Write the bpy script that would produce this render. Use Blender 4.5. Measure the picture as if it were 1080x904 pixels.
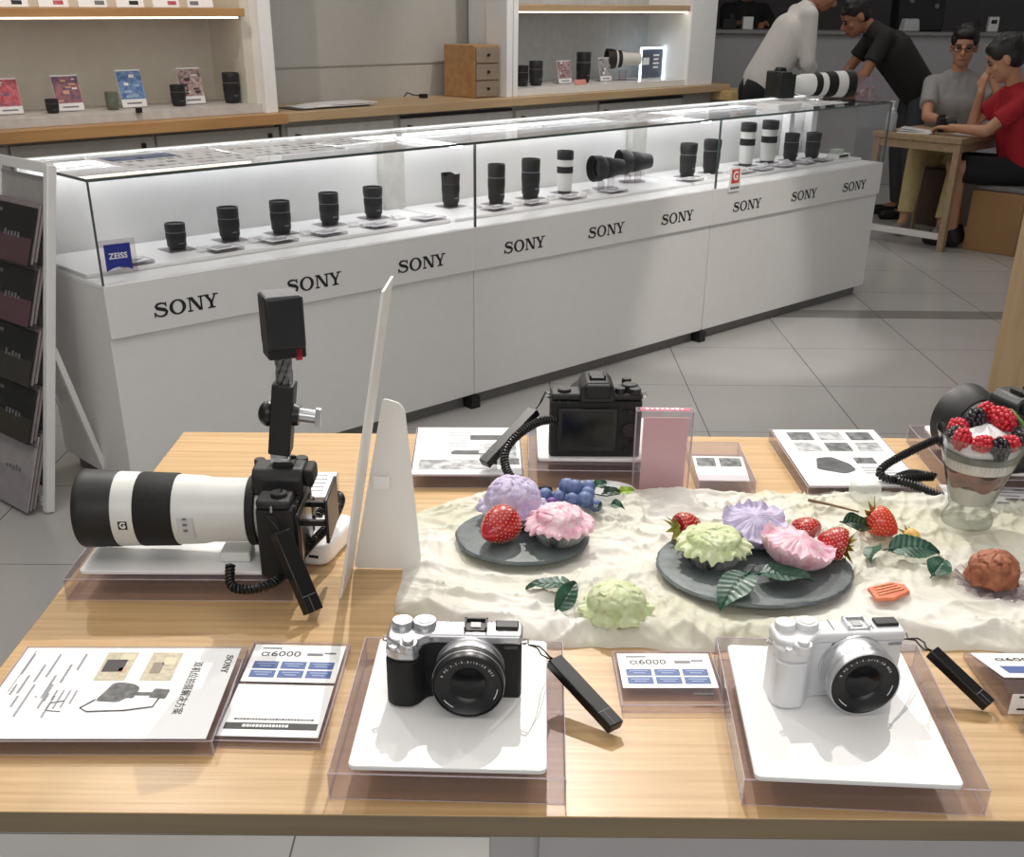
import bpy, bmesh, math, random
from math import sin, cos, pi, radians as R, hypot, atan2
from mathutils import Matrix, Vector, noise
C = bpy.context.scene.collection
for _o in list(bpy.data.objects): bpy.data.objects.remove(_o)
random.seed(7)

# ------------------------------------------------------------------ camera
TH, ROLL = .4764, .0109
cam_d = bpy.data.cameras.new('camera'); cam = bpy.data.objects.new('camera', cam_d); C.objects.link(cam)
cam_d.sensor_fit = 'HORIZONTAL'; cam_d.sensor_width = 36; cam_d.lens = 1190.6 / 1080 * 36
cam_d.shift_y = (611.9 - 452) / 1080; cam_d.clip_start = .02; cam_d.clip_end = 60
_fw = Vector((0, cos(TH), -sin(TH))); _up = Vector((0, sin(TH), cos(TH))); _rt = Vector((1, 0, 0))
_r2 = cos(ROLL) * _rt + sin(ROLL) * _up; _u2 = -sin(ROLL) * _rt + cos(ROLL) * _up
cam.matrix_world = Matrix(((_r2.x, _u2.x, -_fw.x, 0), (_r2.y, _u2.y, -_fw.y, 0), (_r2.z, _u2.z, -_fw.z, 1.5), (0, 0, 0, 1)))
bpy.context.scene.camera = cam
# ------------------------------------------------------------------ world, lights, exposure
sc = bpy.context.scene
sc.view_settings.view_transform = 'Standard'; sc.view_settings.look = 'None'
sc.view_settings.exposure = .12; sc.view_settings.gamma = 1; sc.view_settings.use_curve_mapping = False
wd = bpy.data.worlds.new('world'); sc.world = wd; wd.use_nodes = True
wd.node_tree.nodes['Background'].inputs[0].default_value = (.95, .97, 1, 1)
wd.node_tree.nodes['Background'].inputs[1].default_value = .34

def spot(name, loc, target, power, size, col=(1, .95, .88), rad=.02, blend=.5):
    d = bpy.data.lights.new(name, 'SPOT'); o = bpy.data.objects.new(name, d); C.objects.link(o)
    d.energy = power; d.spot_size = R(size); d.color = col; d.shadow_soft_size = rad; d.spot_blend = blend
    o.location = loc; o.rotation_euler = (Vector(target) - Vector(loc)).to_track_quat('-Z', 'Y').to_euler(); return o
def area(name, loc, size, power, col=(1, .97, .93), target=None):
    d = bpy.data.lights.new(name, 'AREA'); o = bpy.data.objects.new(name, d); C.objects.link(o)
    d.shape = 'RECTANGLE'; d.size, d.size_y = size; d.energy = power; d.color = col; o.location = loc
    if target: o.rotation_euler = (Vector(target) - Vector(loc)).to_track_quat('-Z', 'Y').to_euler()
    return o
spot('table_spot', (.04, 3.05, 2.85), (.1, 1.10, .9), 168, 44, rad=.012)
spot('table_spot', (1.15, 3.0, 2.85), (.15, 1.05, .9), 62, 44, rad=.012)
spot('table_spot', (-1.15, 2.9, 2.85), (0, 1.1, .9), 50, 44, rad=.012)
spot('case_spot', (-1.2, 1.9, 2.85), (-.7, 4.3, .8), 24, 60)
spot('case_spot', (1.2, 3.6, 2.85), (.9, 5.4, .7), 30, 60)
spot('cabinet_spot', (-1.6, 5.2, 2.85), (-2.2, 7.2, .9), 60, 75, (1, .88, .74))
spot('cabinet_spot', (.7, 7.4, 2.85), (0, 9.2, .9), 50, 75, (1, .93, .85))
spot('floor_spot', (1.9, 4.4, 2.85), (1.1, 5.6, 0), 85, 30)
area('soft_fill', (-.4, 1.6, 2.84), (3.6, 3.0), 31)
area('soft_fill', (.4, 5.4, 2.84), (4.2, 3.0), 30)
area('soft_fill', (2.2, 8.6, 2.84), (3.0, 2.0), 15)
area('soft_fill', (.2, -1.8, 2.7), (3.0, 1.2), 42, target=(.2, 1.6, .4))  # added fill from behind the camera, brightens table front and cabinet

# ------------------------------------------------------------------ helpers
def lin(c):
    return tuple((v / 255 / 12.92 if v / 255 <= .04045 else ((v / 255 + .055) / 1.055) ** 2.4) for v in c) + (1,)
MATS = {}
def mat(name, rgb, rough=.5, metal=0, var=.06, scale=20, bump=0, bscale=60, spec=.5, coat=0, stretch=(1, 1, 1), rgb2=None, detail=4, emit=0, sss=0, trans=0):
    if name in MATS: return MATS[name]
    m = bpy.data.materials.new(name); m.use_nodes = True; n = m.node_tree.nodes; l = m.node_tree.links
    b = n['Principled BSDF']; b.inputs['Roughness'].default_value = rough; b.inputs['Metallic'].default_value = metal
    b.inputs['Specular IOR Level'].default_value = spec; b.inputs['Coat Weight'].default_value = coat
    if sss: b.inputs['Subsurface Weight'].default_value = sss; b.inputs['Subsurface Scale'].default_value = .005
    tc = n.new('ShaderNodeTexCoord'); mp = n.new('ShaderNodeMapping'); mp.inputs['Scale'].default_value = stretch
    l.new(tc.outputs['Object'], mp.inputs[0])
    nz = n.new('ShaderNodeTexNoise'); nz.inputs['Scale'].default_value = scale; nz.inputs['Detail'].default_value = detail; l.new(mp.outputs[0], nz.inputs[0])
    mx = n.new('ShaderNodeMix'); mx.data_type = 'RGBA'
    c = lin(rgb); c2 = lin(rgb2) if rgb2 else tuple(v * (1 - var * 2) for v in c[:3]) + (1,)
    mr = n.new('ShaderNodeMapRange'); mr.inputs[1].default_value = .35; mr.inputs[2].default_value = .65; l.new(nz.outputs[0], mr.inputs[0])
    l.new(mr.outputs[0], mx.inputs[0]); mx.inputs[6].default_value = c; mx.inputs[7].default_value = c2
    l.new(mx.outputs[2], b.inputs['Base Color'])
    if emit: l.new(mx.outputs[2], b.inputs['Emission Color']); b.inputs['Emission Strength'].default_value = emit
    if bump:
        n2 = n.new('ShaderNodeTexNoise'); n2.inputs['Scale'].default_value = bscale; n2.inputs['Detail'].default_value = 6; l.new(mp.outputs[0], n2.inputs[0])
        bp = n.new('ShaderNodeBump'); bp.inputs['Strength'].default_value = bump; bp.inputs['Distance'].default_value = .002
        l.new(n2.outputs[0], bp.inputs['Height']); l.new(bp.outputs[0], b.inputs['Normal'])
    MATS[name] = m; return m
def clear(name, tint=(.93, .92, .93), ior=1.35, rough=.02, haze=0, hazecol=(.9, .85, .9), edge=1.0):
    m = bpy.data.materials.new(name); m.use_nodes = True; n = m.node_tree.nodes; l = m.node_tree.links; n.clear()
    out = n.new('ShaderNodeOutputMaterial'); t = n.new('ShaderNodeBsdfTransparent'); g = n.new('ShaderNodeBsdfGlossy'); f = n.new('ShaderNodeFresnel')
    tc = n.new('ShaderNodeTexCoord'); nz = n.new('ShaderNodeTexNoise'); nz.inputs['Scale'].default_value = 8; l.new(tc.outputs['Object'], nz.inputs[0])
    cr = n.new('ShaderNodeMix'); cr.data_type = 'RGBA'; cr.inputs[6].default_value = tint + (1,); cr.inputs[7].default_value = tuple(v * .97 for v in tint) + (1,)
    l.new(nz.outputs[0], cr.inputs[0]); l.new(cr.outputs[2], t.inputs[0])
    geo = n.new('ShaderNodeNewGeometry'); dt = n.new('ShaderNodeVectorMath'); dt.operation = 'DOT_PRODUCT'; l.new(geo.outputs['Normal'], dt.inputs[0]); l.new(geo.outputs['Incoming'], dt.inputs[1])
    def mth(op, a, b_=None):
        q = n.new('ShaderNodeMath'); q.operation = op; q.use_clamp = True
        for i, v in enumerate((a, b_)):
            if v is None: continue
            if isinstance(v, (int, float)): q.inputs[i].default_value = v
            else: l.new(v, q.inputs[i])
        return q.outputs[0]
    r0 = ((ior - 1) / (ior + 1)) ** 2; k = mth('POWER', mth('SUBTRACT', 1.0, mth('ABSOLUTE', dt.outputs['Value'])), 5.0); fr = mth('ADD', mth('MULTIPLY', k, 1 - r0), r0); n.remove(f)
    ek = mth('POWER', mth('SUBTRACT', 1.0, mth('ABSOLUTE', dt.outputs['Value'])), 2.2); em = n.new('ShaderNodeMix'); em.data_type = 'RGBA'; em.inputs[7].default_value = tuple(v * edge for v in tint) + (1,)
    l.new(ek, em.inputs[0]); l.new(cr.outputs[2], em.inputs[6]); l.new(em.outputs[2], t.inputs[0])
    g.inputs['Roughness'].default_value = rough; mx = n.new('ShaderNodeMixShader')
    l.new(fr, mx.inputs[0]); l.new(t.outputs[0], mx.inputs[1]); l.new(g.outputs[0], mx.inputs[2])
    last = mx
    if haze:
        d = n.new('ShaderNodeBsdfDiffuse'); d.inputs[0].default_value = hazecol + (1,); m2 = n.new('ShaderNodeMixShader'); m2.inputs[0].default_value = haze
        l.new(mx.outputs[0], m2.inputs[1]); l.new(d.outputs[0], m2.inputs[2]); last = m2
    l.new(last.outputs[0], out.inputs[0]); MATS[name] = m; return m

class MB:
    def __init__(s): s.v = []; s.f = []; s.m = []
    def add(s, vs, fs, M=None, mi=0):
        o = len(s.v)
        s.v += [tuple(M @ Vector(v)) for v in vs] if M is not None else [tuple(v) for v in vs]
        s.f += [tuple(i + o for i in f) for f in fs]; s.m += [mi] * len(fs); return s
    def box(s, c, d, M=None, mi=0, taper=1):
        x, y, z = [v / 2 for v in d]; t = taper
        vs = [(c[0] + a * x * (t if k > 0 else 1), c[1] + b * y * (t if k > 0 else 1), c[2] + k * z) for k in (-1, 1) for a, b in ((-1, -1), (1, -1), (1, 1), (-1, 1))]
        return s.add(vs, [(3, 2, 1, 0), (4, 5, 6, 7), (0, 1, 5, 4), (1, 2, 6, 5), (2, 3, 7, 6), (3, 0, 4, 7)], M, mi)
    def cyl(s, p0, p1, r0, r1=None, n=20, mi=0, cap=True, M=None):
        r1 = r0 if r1 is None else r1; p0 = Vector(p0); p1 = Vector(p1); q = (p1 - p0).to_track_quat('Z', 'Y')
        vs = []
        for p, r in ((p0, r0), (p1, r1)):
            vs += [p + q @ Vector((r * cos(2 * pi * i / n), r * sin(2 * pi * i / n), 0)) for i in range(n)]
        fs = [(i, (i + 1) % n, n + (i + 1) % n, n + i) for i in range(n)]
        if cap: fs += [tuple(range(n - 1, -1, -1)), tuple(range(n, 2 * n))]
        return s.add(vs, fs, M, mi)
    def lathe(s, prof, n=32, M=None, mi=0, f=None, cap=True):
        vs = []; k = len(prof)
        for r, z in prof:
            for i in range(n):
                a = 2 * pi * i / n; rr, zz = (f(r, z, a) if f else (r, z)); vs.append((rr * cos(a), rr * sin(a), zz))
        fs = [(j * n + i, j * n + (i + 1) % n, (j + 1) * n + (i + 1) % n, (j + 1) * n + i) for j in range(k - 1) for i in range(n)]
        if cap: fs += [tuple(range(n - 1, -1, -1)), tuple(range((k - 1) * n, k * n))]
        return s.add(vs, fs, M, mi)
    def sph(s, c, r, n=16, m=10, mi=0, M=None, f=None):
        rx, ry, rz = (r, r, r) if not hasattr(r, '__len__') else r; vs = []
        for j in range(m + 1):
            t = pi * j / m
            for i in range(n):
                a = 2 * pi * i / n; d = Vector((sin(t) * cos(a), sin(t) * sin(a), -cos(t)))
                if f: d = d * f(d)
                vs.append((c[0] + rx * d.x, c[1] + ry * d.y, c[2] + rz * d.z))
        fs = [(j * n + i, j * n + (i + 1) % n, (j + 1) * n + (i + 1) % n, (j + 1) * n + i) for j in range(m) for i in range(n)]
        return s.add(vs, fs, M, mi)
    def prism(s, poly, z0, z1, M=None, mi=0):
        n = len(poly); vs = [(x, y, z0) for x, y in poly] + [(x, y, z1) for x, y in poly]
        fs = [tuple(range(n - 1, -1, -1)), tuple(range(n, 2 * n))] + [(i, (i + 1) % n, n + (i + 1) % n, n + i) for i in range(n)]
        return s.add(vs, fs, M, mi)
    def tube(s, pts, r, n=8, mi=0, M=None, closed=False):
        pts = [Vector(p) for p in pts]; k = len(pts); vs = []; up = Vector((0, 0, 1)); prev = None
        for i, p in enumerate(pts):
            d = (pts[min(i + 1, k - 1)] - pts[max(i - 1, 0)]).normalized()
            if prev is None: a = d.orthogonal().normalized()
            else: a = (prev - d * prev.dot(d)); a = a.normalized() if a.length > 1e-6 else d.orthogonal().normalized()
            prev = a; b = d.cross(a); rr = r[i] if hasattr(r, '__len__') else r
            vs += [p + a * rr * cos(2 * pi * j / n) + b * rr * sin(2 * pi * j / n) for j in range(n)]
        fs = [(i * n + j, i * n + (j + 1) % n, (i + 1) * n + (j + 1) % n, (i + 1) * n + j) for i in range(k - 1) for j in range(n)]
        fs += [tuple(range(n - 1, -1, -1)), tuple(range((k - 1) * n, k * n))]
        return s.add(vs, fs, M, mi)
    def grid(s, fn, nu, nv, mi=0, M=None):
        vs = [fn(i / nu, j / nv) for j in range(nv + 1) for i in range(nu + 1)]
        fs = [(j * (nu + 1) + i, j * (nu + 1) + i + 1, (j + 1) * (nu + 1) + i + 1, (j + 1) * (nu + 1) + i) for j in range(nv) for i in range(nu)]
        return s.add(vs, fs, M, mi)
    def build(s, name, mats, parent=None, bev=0, seg=2, smooth=35, M=None, sub=0, solid=0):
        me = bpy.data.meshes.new(name); me.from_pydata([tuple(v) for v in s.v], [], s.f)
        for m in (mats if isinstance(mats, (list, tuple)) else [mats]): me.materials.append(m)
        me.polygons.foreach_set('material_index', s.m)
        bm = bmesh.new(); bm.from_mesh(me); bmesh.ops.remove_doubles(bm, verts=bm.verts, dist=1e-6); bmesh.ops.recalc_face_normals(bm, faces=bm.faces); bm.to_mesh(me); bm.free()
        if smooth:
            me.polygons.foreach_set('use_smooth', [True] * len(me.polygons)); me.set_sharp_from_angle(angle=R(smooth))
        o = bpy.data.objects.new(name, me); C.objects.link(o)
        if parent is not None: o.parent = parent
        if M is not None: o.matrix_local = M
        if solid: md = o.modifiers.new('solid', 'SOLIDIFY'); md.thickness = solid
        if bev:
            md = o.modifiers.new('bevel', 'BEVEL'); md.width = bev; md.segments = seg; md.limit_method = 'ANGLE'; md.angle_limit = R(40); md.harden_normals = False
        if sub: md = o.modifiers.new('sub', 'SUBSURF'); md.levels = sub; md.render_levels = sub
        return o
def tag(o, label, cat, group=None, kind=None):
    o['label'] = label; o['category'] = cat
    if group: o['group'] = group
    if kind: o['kind'] = kind
    return o
def thing(name, label, cat, loc=(0, 0, 0), rz=0, group=None, rot=None):
    o = bpy.data.objects.new(name, None); C.objects.link(o); o.empty_display_size = .05
    o.location = loc; o.rotation_euler = rot if rot else (0, 0, rz)
    if loc is SO or name == 'display_case': o.scale = CSC
    return tag(o, label, cat, group)
def struct(o): o['kind'] = 'structure'; return o
def dup(root, loc, rz=None, label=None, group=None):
    r = root.copy(); C.objects.link(r); r.location = loc
    if rz is not None: r.rotation_euler = (0, 0, rz)
    if label: r['label'] = label
    if group: r['group'] = group
    for ch in list(root.children):
        c = ch.copy(); C.objects.link(c); c.parent = r; c.matrix_parent_inverse = ch.matrix_parent_inverse.copy()
        for g in list(ch.children):
            d = g.copy(); C.objects.link(d); d.parent = c
    return r
def Rz(a): return Matrix.Rotation(a, 4, 'Z')
def Rx(a): return Matrix.Rotation(a, 4, 'X')
def Ry(a): return Matrix.Rotation(a, 4, 'Y')
def Tr(*p): return Matrix.Translation(Vector(p if len(p) == 3 else p[0]))
def text(mb, s, size, M, mi=0, depth=.0002, align='CENTER', sx=1, bold=0):
    cu = bpy.data.curves.new('lettering', 'FONT'); cu.body = s; cu.size = size; cu.align_x = align; cu.align_y = 'CENTER'; cu.extrude = depth; cu.offset = bold; cu.resolution_u = 3
    o = bpy.data.objects.new('lettering', cu); C.objects.link(o); bpy.context.view_layer.update()
    dg = bpy.context.evaluated_depsgraph_get(); me = bpy.data.meshes.new_from_object(o.evaluated_get(dg))
    mb.add([(v.co.x * sx, v.co.y, v.co.z) for v in me.vertices], [tuple(p.vertices) for p in me.polygons], M, mi)
    bpy.data.objects.remove(o); bpy.data.meshes.remove(me); bpy.data.curves.remove(cu)
def logo(mb, w, M, mi=0, d=.0006):
    """wide slab-serif S O N Y, lying in local XY, total width w, centred"""
    k = w / 5.0; H = 1.0
    def P(poly): mb.prism([(x, y) for x, y in poly], 0, d / k, M @ Matrix.Scale(k, 4), mi)
    def bar(x0, y0, x1, y1): P([(x0, y0), (x1, y0), (x1, y1), (x0, y1)])
    def ribbon(pts):
        vs = []; n = len(pts)
        for i, (x, y, wd) in enumerate(pts):
            a = pts[max(i - 1, 0)]; b = pts[min(i + 1, n - 1)]; dx, dy = b[0] - a[0], b[1] - a[1]; L = hypot(dx, dy)
            vs.append(((x - dy / L * wd / 2, y + dx / L * wd / 2), (x + dy / L * wd / 2, y - dx / L * wd / 2)))
        for i in range(n - 1): P([vs[i][0], vs[i][1], vs[i + 1][1], vs[i + 1][0]])
    o = -2.5
    S = [(.90, .70, .08), (.86, .80, .10), (.74, .90, .12), (.52, .94, .13), (.30, .90, .17), (.17, .76, .22), (.24, .63, .24), (.50, .54, .25), (.76, .46, .25), (.90, .32, .24), (.84, .16, .19), (.66, .06, .13), (.46, .04, .12), (.26, .10, .12), (.12, .24, .10), (.08, .34, .08)]
    ribbon([(x * 1.08 + o, y, wd) for x, y, wd in S])
    bar(o + .90, .66, o + 1.0, .98); bar(o + .02, .02, o + .13, .36)
    n = 36; cx = o + 1.83
    for i in range(n):
        a, b = 2 * pi * i / n, 2 * pi * (i + 1) / n
        P([(cx + .64 * cos(a), .5 + .53 * sin(a)), (cx + .64 * cos(b), .5 + .53 * sin(b)), (cx + .37 * cos(b), .5 + .42 * sin(b)), (cx + .37 * cos(a), .5 + .42 * sin(a))])
    x = o + 2.6
    bar(x, .90, x + .42, 1); bar(x + .13, 0, x + .25, 1); bar(x, 0, x + .40, .1); P([(x + .10, 1), (x + .42, 1), (x + 1.16, 0), (x + .88, 0)]); bar(x + 1.0, 0, x + 1.14, 1); bar(x + .86, .9, x + 1.26, 1)
    x = o + 3.82
    P([(x + .10, 1), (x + .38, 1), (x + .78, .45), (x + .56, .40)]); P([(x + .96, 1), (x + 1.08, 1), (x + .78, .40), (x + .62, .42)]); bar(x, .9, x + .5, 1); bar(x + .80, .9, x + 1.24, 1); bar(x + .54, 0, x + .78, .5); bar(x + .36, 0, x + .96, .1)
SA = .7703; SO = Vector((-1.233, 3.3997, 0)); CSC = (1.003, 1, 1.008); SU = Vector((cos(SA), sin(SA), 0)); SV = Vector((-sin(SA), cos(SA), 0))
def W(s, t, z=0): return SO + SU * s * 1.003 + SV * t + Vector((0, 0, z * 1.008))
CASE = Matrix.Translation(SO) @ Rz(SA) @ Matrix.Diagonal((*CSC, 1))

# ------------------------------------------------------------------ materials
WHITE = mat('white_laminate', (232, 231, 230), .35, var=.01)
WHITE_S = mat('satin_white_plastic', (243, 243, 243), .3, var=.01)
PAPER = mat('white_paper', (244, 244, 246), .4, var=.01, coat=.3)
INK = mat('black_ink', (28, 28, 32), .5, var=.1)
GREYINK = mat('grey_ink', (120, 120, 126), .5, var=.1)
BLUEINK = mat('blue_ink', (72, 98, 158), .5, var=.05)
NAVY = mat('blue_sign', (35, 50, 150), .4, var=.04)
BLACK = mat('black_plastic', (20, 20, 22), .35, var=.1, spec=.5)
BLACKM = mat('matte_black_metal', (24, 24, 26), .5, var=.1, bump=.05, bscale=400)
RUBBER = mat('ribbed_black_rubber', (16, 16, 17), .65, var=.1, bump=.4, bscale=900)
LEATHER = mat('black_leatherette', (19, 19, 21), .55, var=.1, bump=.6, bscale=1500)
SILVER = mat('silver_metal', (205, 206, 210), .28, metal=.75, var=.03, bump=.03, bscale=800)
CHROME = mat('polished_metal', (215, 215, 218), .12, metal=1, var=.02)
CAMWHITE = mat('white_camera_plastic', (226, 227, 230), .32, var=.01)
LENSWHITE = mat('off_white_lens_enamel', (222, 223, 220), .35, var=.01)
GLASSDARK = mat('coated_dark_glass', (9, 9, 14), .16, var=.2, spec=.35)
OAK = mat('oak_veneer', (208, 174, 128), .34, rgb2=(186, 150, 104), scale=3.2, stretch=(1.2, 42, 42), detail=8, bump=.12, bscale=5)
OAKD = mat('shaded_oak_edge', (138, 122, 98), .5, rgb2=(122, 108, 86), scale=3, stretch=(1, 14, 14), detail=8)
ORANGEWOOD = mat('orange_wood', (188, 146, 98), .4, rgb2=(172, 128, 82), scale=2, stretch=(1, 12, 12), detail=6)
PALEWOOD = mat('pale_wood', (196, 168, 132), .4, rgb2=(182, 154, 118), scale=2, stretch=(1, 12, 12), detail=6)
TANWOOD = mat('tan_wood', (188, 150, 100), .5, rgb2=(176, 138, 90), scale=2, stretch=(1, 10, 10), detail=6)
CABGREY = mat('grey_cabinet_laminate', (168, 166, 160), .5, var=.02)
WALLM = mat('warm_grey_wall', (182, 180, 175), .7, var=.015, bump=.05)
ACR = clear('clear_acrylic', (.948, .928, .945), 1.42, .03, haze=.06, hazecol=(.72, .58, .68), edge=.55)
ACRE = clear('acrylic_edge_highlight', (.93, .90, .92), 1.5, .06, haze=.32, hazecol=(.86, .78, .84))
GLASS = clear('case_glass', (.99, .99, .99), 1.24, .01)
GLASSEDGE = mat('dark_glass_edge', (70, 84, 80), .2, var=.1)
def edges(name, w, d, h, parent, z0=0, th=.0009):  # pale hazy bars stand in for bright highlights along acrylic edges
    m = MB()
    for z in (z0, z0 + h):
        for y in (-d / 2, d / 2): m.box((0, y, z), (w, th, th))
        for x in (-w / 2, w / 2): m.box((x, 0, z), (th, d, th))
    for x in (-w / 2, w / 2):
        for y in (-d / 2, d / 2): m.box((x, y, z0 + h / 2), (th, th, h))
    return m.build(name, ACRE, parent, smooth=0)
# ------------------------------------------------------------------ the room
def floor_mat():
    m = bpy.data.materials.new('grey_floor_tiles'); m.use_nodes = True; n = m.node_tree.nodes; l = m.node_tree.links; b = n['Principled BSDF']
    tc = n.new('ShaderNodeTexCoord'); sp = n.new('ShaderNodeSeparateXYZ'); l.new(tc.outputs['Object'], sp.inputs[0])
    def mth(op, a, bb=None):
        q = n.new('ShaderNodeMath'); q.operation = op
        for i, v in enumerate((a, bb)):
            if v is None: continue
            if isinstance(v, (int, float)): q.inputs[i].default_value = v
            else: l.new(v, q.inputs[i])
        return q.outputs[0]
    S = .6009
    def line(c, off, w): # distance to nearest joint
        f = mth('FRACT', mth('DIVIDE', mth('ADD', c, off), S)); d = mth('MINIMUM', f, mth('SUBTRACT', 1.0, f)); return mth('LESS_THAN', d, w)
    gx = line(sp.outputs[0], S * 20, .0032); gy = line(sp.outputs[1], S * 20, .0026)
    g = mth('MAXIMUM', gx, gy)
    strip = mth('MULTIPLY', mth('GREATER_THAN', sp.outputs[1], 2 * S), mth('LESS_THAN', sp.outputs[1], 2 * S + .17))
    nz = n.new('ShaderNodeTexNoise'); nz.inputs['Scale'].default_value = 3; nz.inputs['Detail'].default_value = 5; l.new(tc.outputs['Object'], nz.inputs[0])
    def mix(f, a, c):
        q = n.new('ShaderNodeMix'); q.data_type = 'RGBA'; l.new(f, q.inputs[0])
        for i, v in ((6, a), (7, c)):
            if isinstance(v, tuple): q.inputs[i].default_value = v
            else: l.new(v, q.inputs[i])
        return q.outputs[2]
    c = mix(nz.outputs[0], lin((196, 194, 192)), lin((184, 182, 180)))
    c = mix(strip, c, lin((142, 139, 136))); c = mix(g, c, lin((92, 88, 86)))
    l.new(c, b.inputs['Base Color']); b.inputs['Roughness'].default_value = .22; b.inputs['Specular IOR Level'].default_value = .45
    return m
mb = MB(); mb.box((0, 0, -.05), (22, 26, .1)); fl = mb.build('floor', floor_mat(), smooth=0); struct(fl)
fl.location = (.7565, 4.7883, 0); fl.rotation_euler = (0, 0, .0052)
mb = MB(); mb.box((0, 3, 2.95), (22, 26, .1)); struct(mb.build('ceiling', mat('white_ceiling', (225, 224, 220), .8, var=.01), smooth=0))
def cs(mb, s0, s1, t0, t1, z0, z1, mi=0): return mb.box(((s0 + s1) / 2, (t0 + t1) / 2, (z0 + z1) / 2), (s1 - s0, t1 - t0, z1 - z0), mi=mi)
# shop wall behind the cabinets
mb = MB(); cs(mb, -6, 6.45, 3.02, 3.12, 0, 2.9); o = mb.build('wall_back', WALLM, smooth=0, M=CASE); struct(o)
# ledge joint line on the recessed wall
mb = MB(); cs(mb, 2.6, 4.28, 3.012, 3.02, 1.10, 1.106); struct(mb.build('trim_1', mat('wall_joint', (168, 164, 158), .8), smooth=0, M=CASE))
mb = MB(); mb.box((3.2, 13.2, 1.45), (9, .15, 2.9)); struct(mb.build('wall_far', mat('dark_grey_wall', (98, 95, 96), .8, var=.02), smooth=0))
mb = MB(); mb.box((3.4, 11.2, .62), (4.6, .5, 1.24)); mb.box((3.4, 11.18, 1.255), (4.7, .56, .03), mi=1)
o = mb.build('service_counter', [mat('pale_grey_counter', (176, 175, 178), .5, var=.02), mat('grey_counter_top', (150, 148, 148), .4)], bev=.004)
tag(o, 'long pale grey counter across the back behind the standing men', 'counter')

# unseen ceiling strips, added to give the case tops reflections
for i, (x, y) in enumerate(((-.55, 5.35), (.75, 7.15), (2.0, 9.0), (-1.6, 2.2))):
    t = thing('added_ceiling_strip', 'unseen added ceiling strip light ' + ('over the first case joint', 'over the second case joint', 'over the demo table end of the shop', 'at the left, nearest the brochure rack')[i], 'light', (x, y, 2.895), SA, 'added strip lights in the ceiling')
    MB().box((0, 0, -.02), (.10, 1.0, .04)).build('housing', WHITE, t, bev=.003)
    MB().box((0, 0, -.042), (.07, .97, .006)).build('diffuser', mat('strip_glow', (255, 252, 245), .5, emit=9), t)

# left wall cabinet -------------------------------------------------
t = thing('wall_cabinet', 'open white display cabinet at the left with orange wood shelf and counter', 'cabinet', SO, SA)
mb = MB(); cs(mb, -.8, 2.22, 2.98, 3.015, .95, 2.2); mb.build('back_panel', mat('lit_cream_panel', (222, 216, 204), .6, var=.02), t)
mb = MB(); cs(mb, -.8, 2.33, 2.48, 3.0, .85, .905); mb.build('counter_board', ORANGEWOOD, t, bev=.003)
mb = MB(); cs(mb, -.8, 2.30, 2.58, 2.98, .905, .952); mb.build('display_base', mat('base_grey', (205, 203, 202), .5), t, bev=.003)
mb = MB(); cs(mb, -.8, 2.16, 2.56, 2.98, 1.385, 1.425); mb.build('shelf', ORANGEWOOD, t, bev=.003)
mb = MB(); cs(mb, -.8, 2.14, 2.60, 2.63, 1.376, 1.384); mb.build('light_strip', mat('warm_led', (255, 244, 220), .5, emit=3), t)
mb = MB(); cs(mb, 2.235, 2.315, 2.55, 3.0, .905, 2.2); mb.build('side_panel', WHITE_S, t, bev=.003)
mb = MB(); cs(mb, 2.18, 2.235, 2.64, 3.0, .952, 2.2); mb.build('end_panel', mat('lit_cream_panel', (222, 216, 204)), t, bev=.002)
for s0 in (-.75, .02, .79, 1.56):
    mb = MB(); cs(mb, s0, s0 + .755, 2.56, 2.58, .10, .83); dr = mb.build('door', CABGREY, t, bev=.002)
    mb = MB(); cs(mb, s0 + .68, s0 + .70, 2.545, 2.56, .72, .80); mb.build('handle', BLACKM, dr)
mb = MB(); cs(mb, -.8, 2.30, 2.58, 3.0, 0, .85); mb.build('carcass', CABGREY, t)
# glass front
mb = MB(); cs(mb, -.8, 2.2, 2.575, 2.581, .952, 1.385); mb.build('glass_front', GLASS, t)
for s_ in (1.47,):
    mb = MB(); cs(mb, s_, s_ + .03, 2.56, 2.575, .945, .968); mb.build('clip', BLACKM, t)
# middle low counter --------------------------------------------------
t = thing('low_cabinet', 'low grey cabinet under the pale wood counter between the two glass cabinets', 'cabinet', SO, SA)
mb = MB(); cs(mb, 2.335, 6.30, 2.56, 3.0, 0, .85); mb.build('carcass', CABGREY, t)
for s0, s1 in ((2.36, 3.12), (3.18, 4.12), (4.16, 4.96), (4.99, 5.92)):
    mb = MB(); cs(mb, s0, s1, 2.54, 2.56, .08, .825); dr = mb.build('door', mat('door_grey', (186, 184, 180), .5), t, bev=.002)
    mb = MB(); mb.cyl((s0 + .06, 2.54, .77), (s0 + .06, 2.515, .77), .018, n=14); mb.build('knob', BLACKM, dr)
for s0, s1 in ((3.18, 4.12), (4.99, 5.92)):
    mb = MB(); cs(mb, s0, s1, 2.535, 2.545, .827, .842); mb.build('gap', BLACKM, t)
mb = MB(); cs(mb, 2.335, 6.46, 2.50, 3.01, .855, .905); o = mb.build('counter_board', PALEWOOD, bev=.003, M=CASE)
tag(o, 'long pale wood counter board running along the wall', 'counter top')
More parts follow.
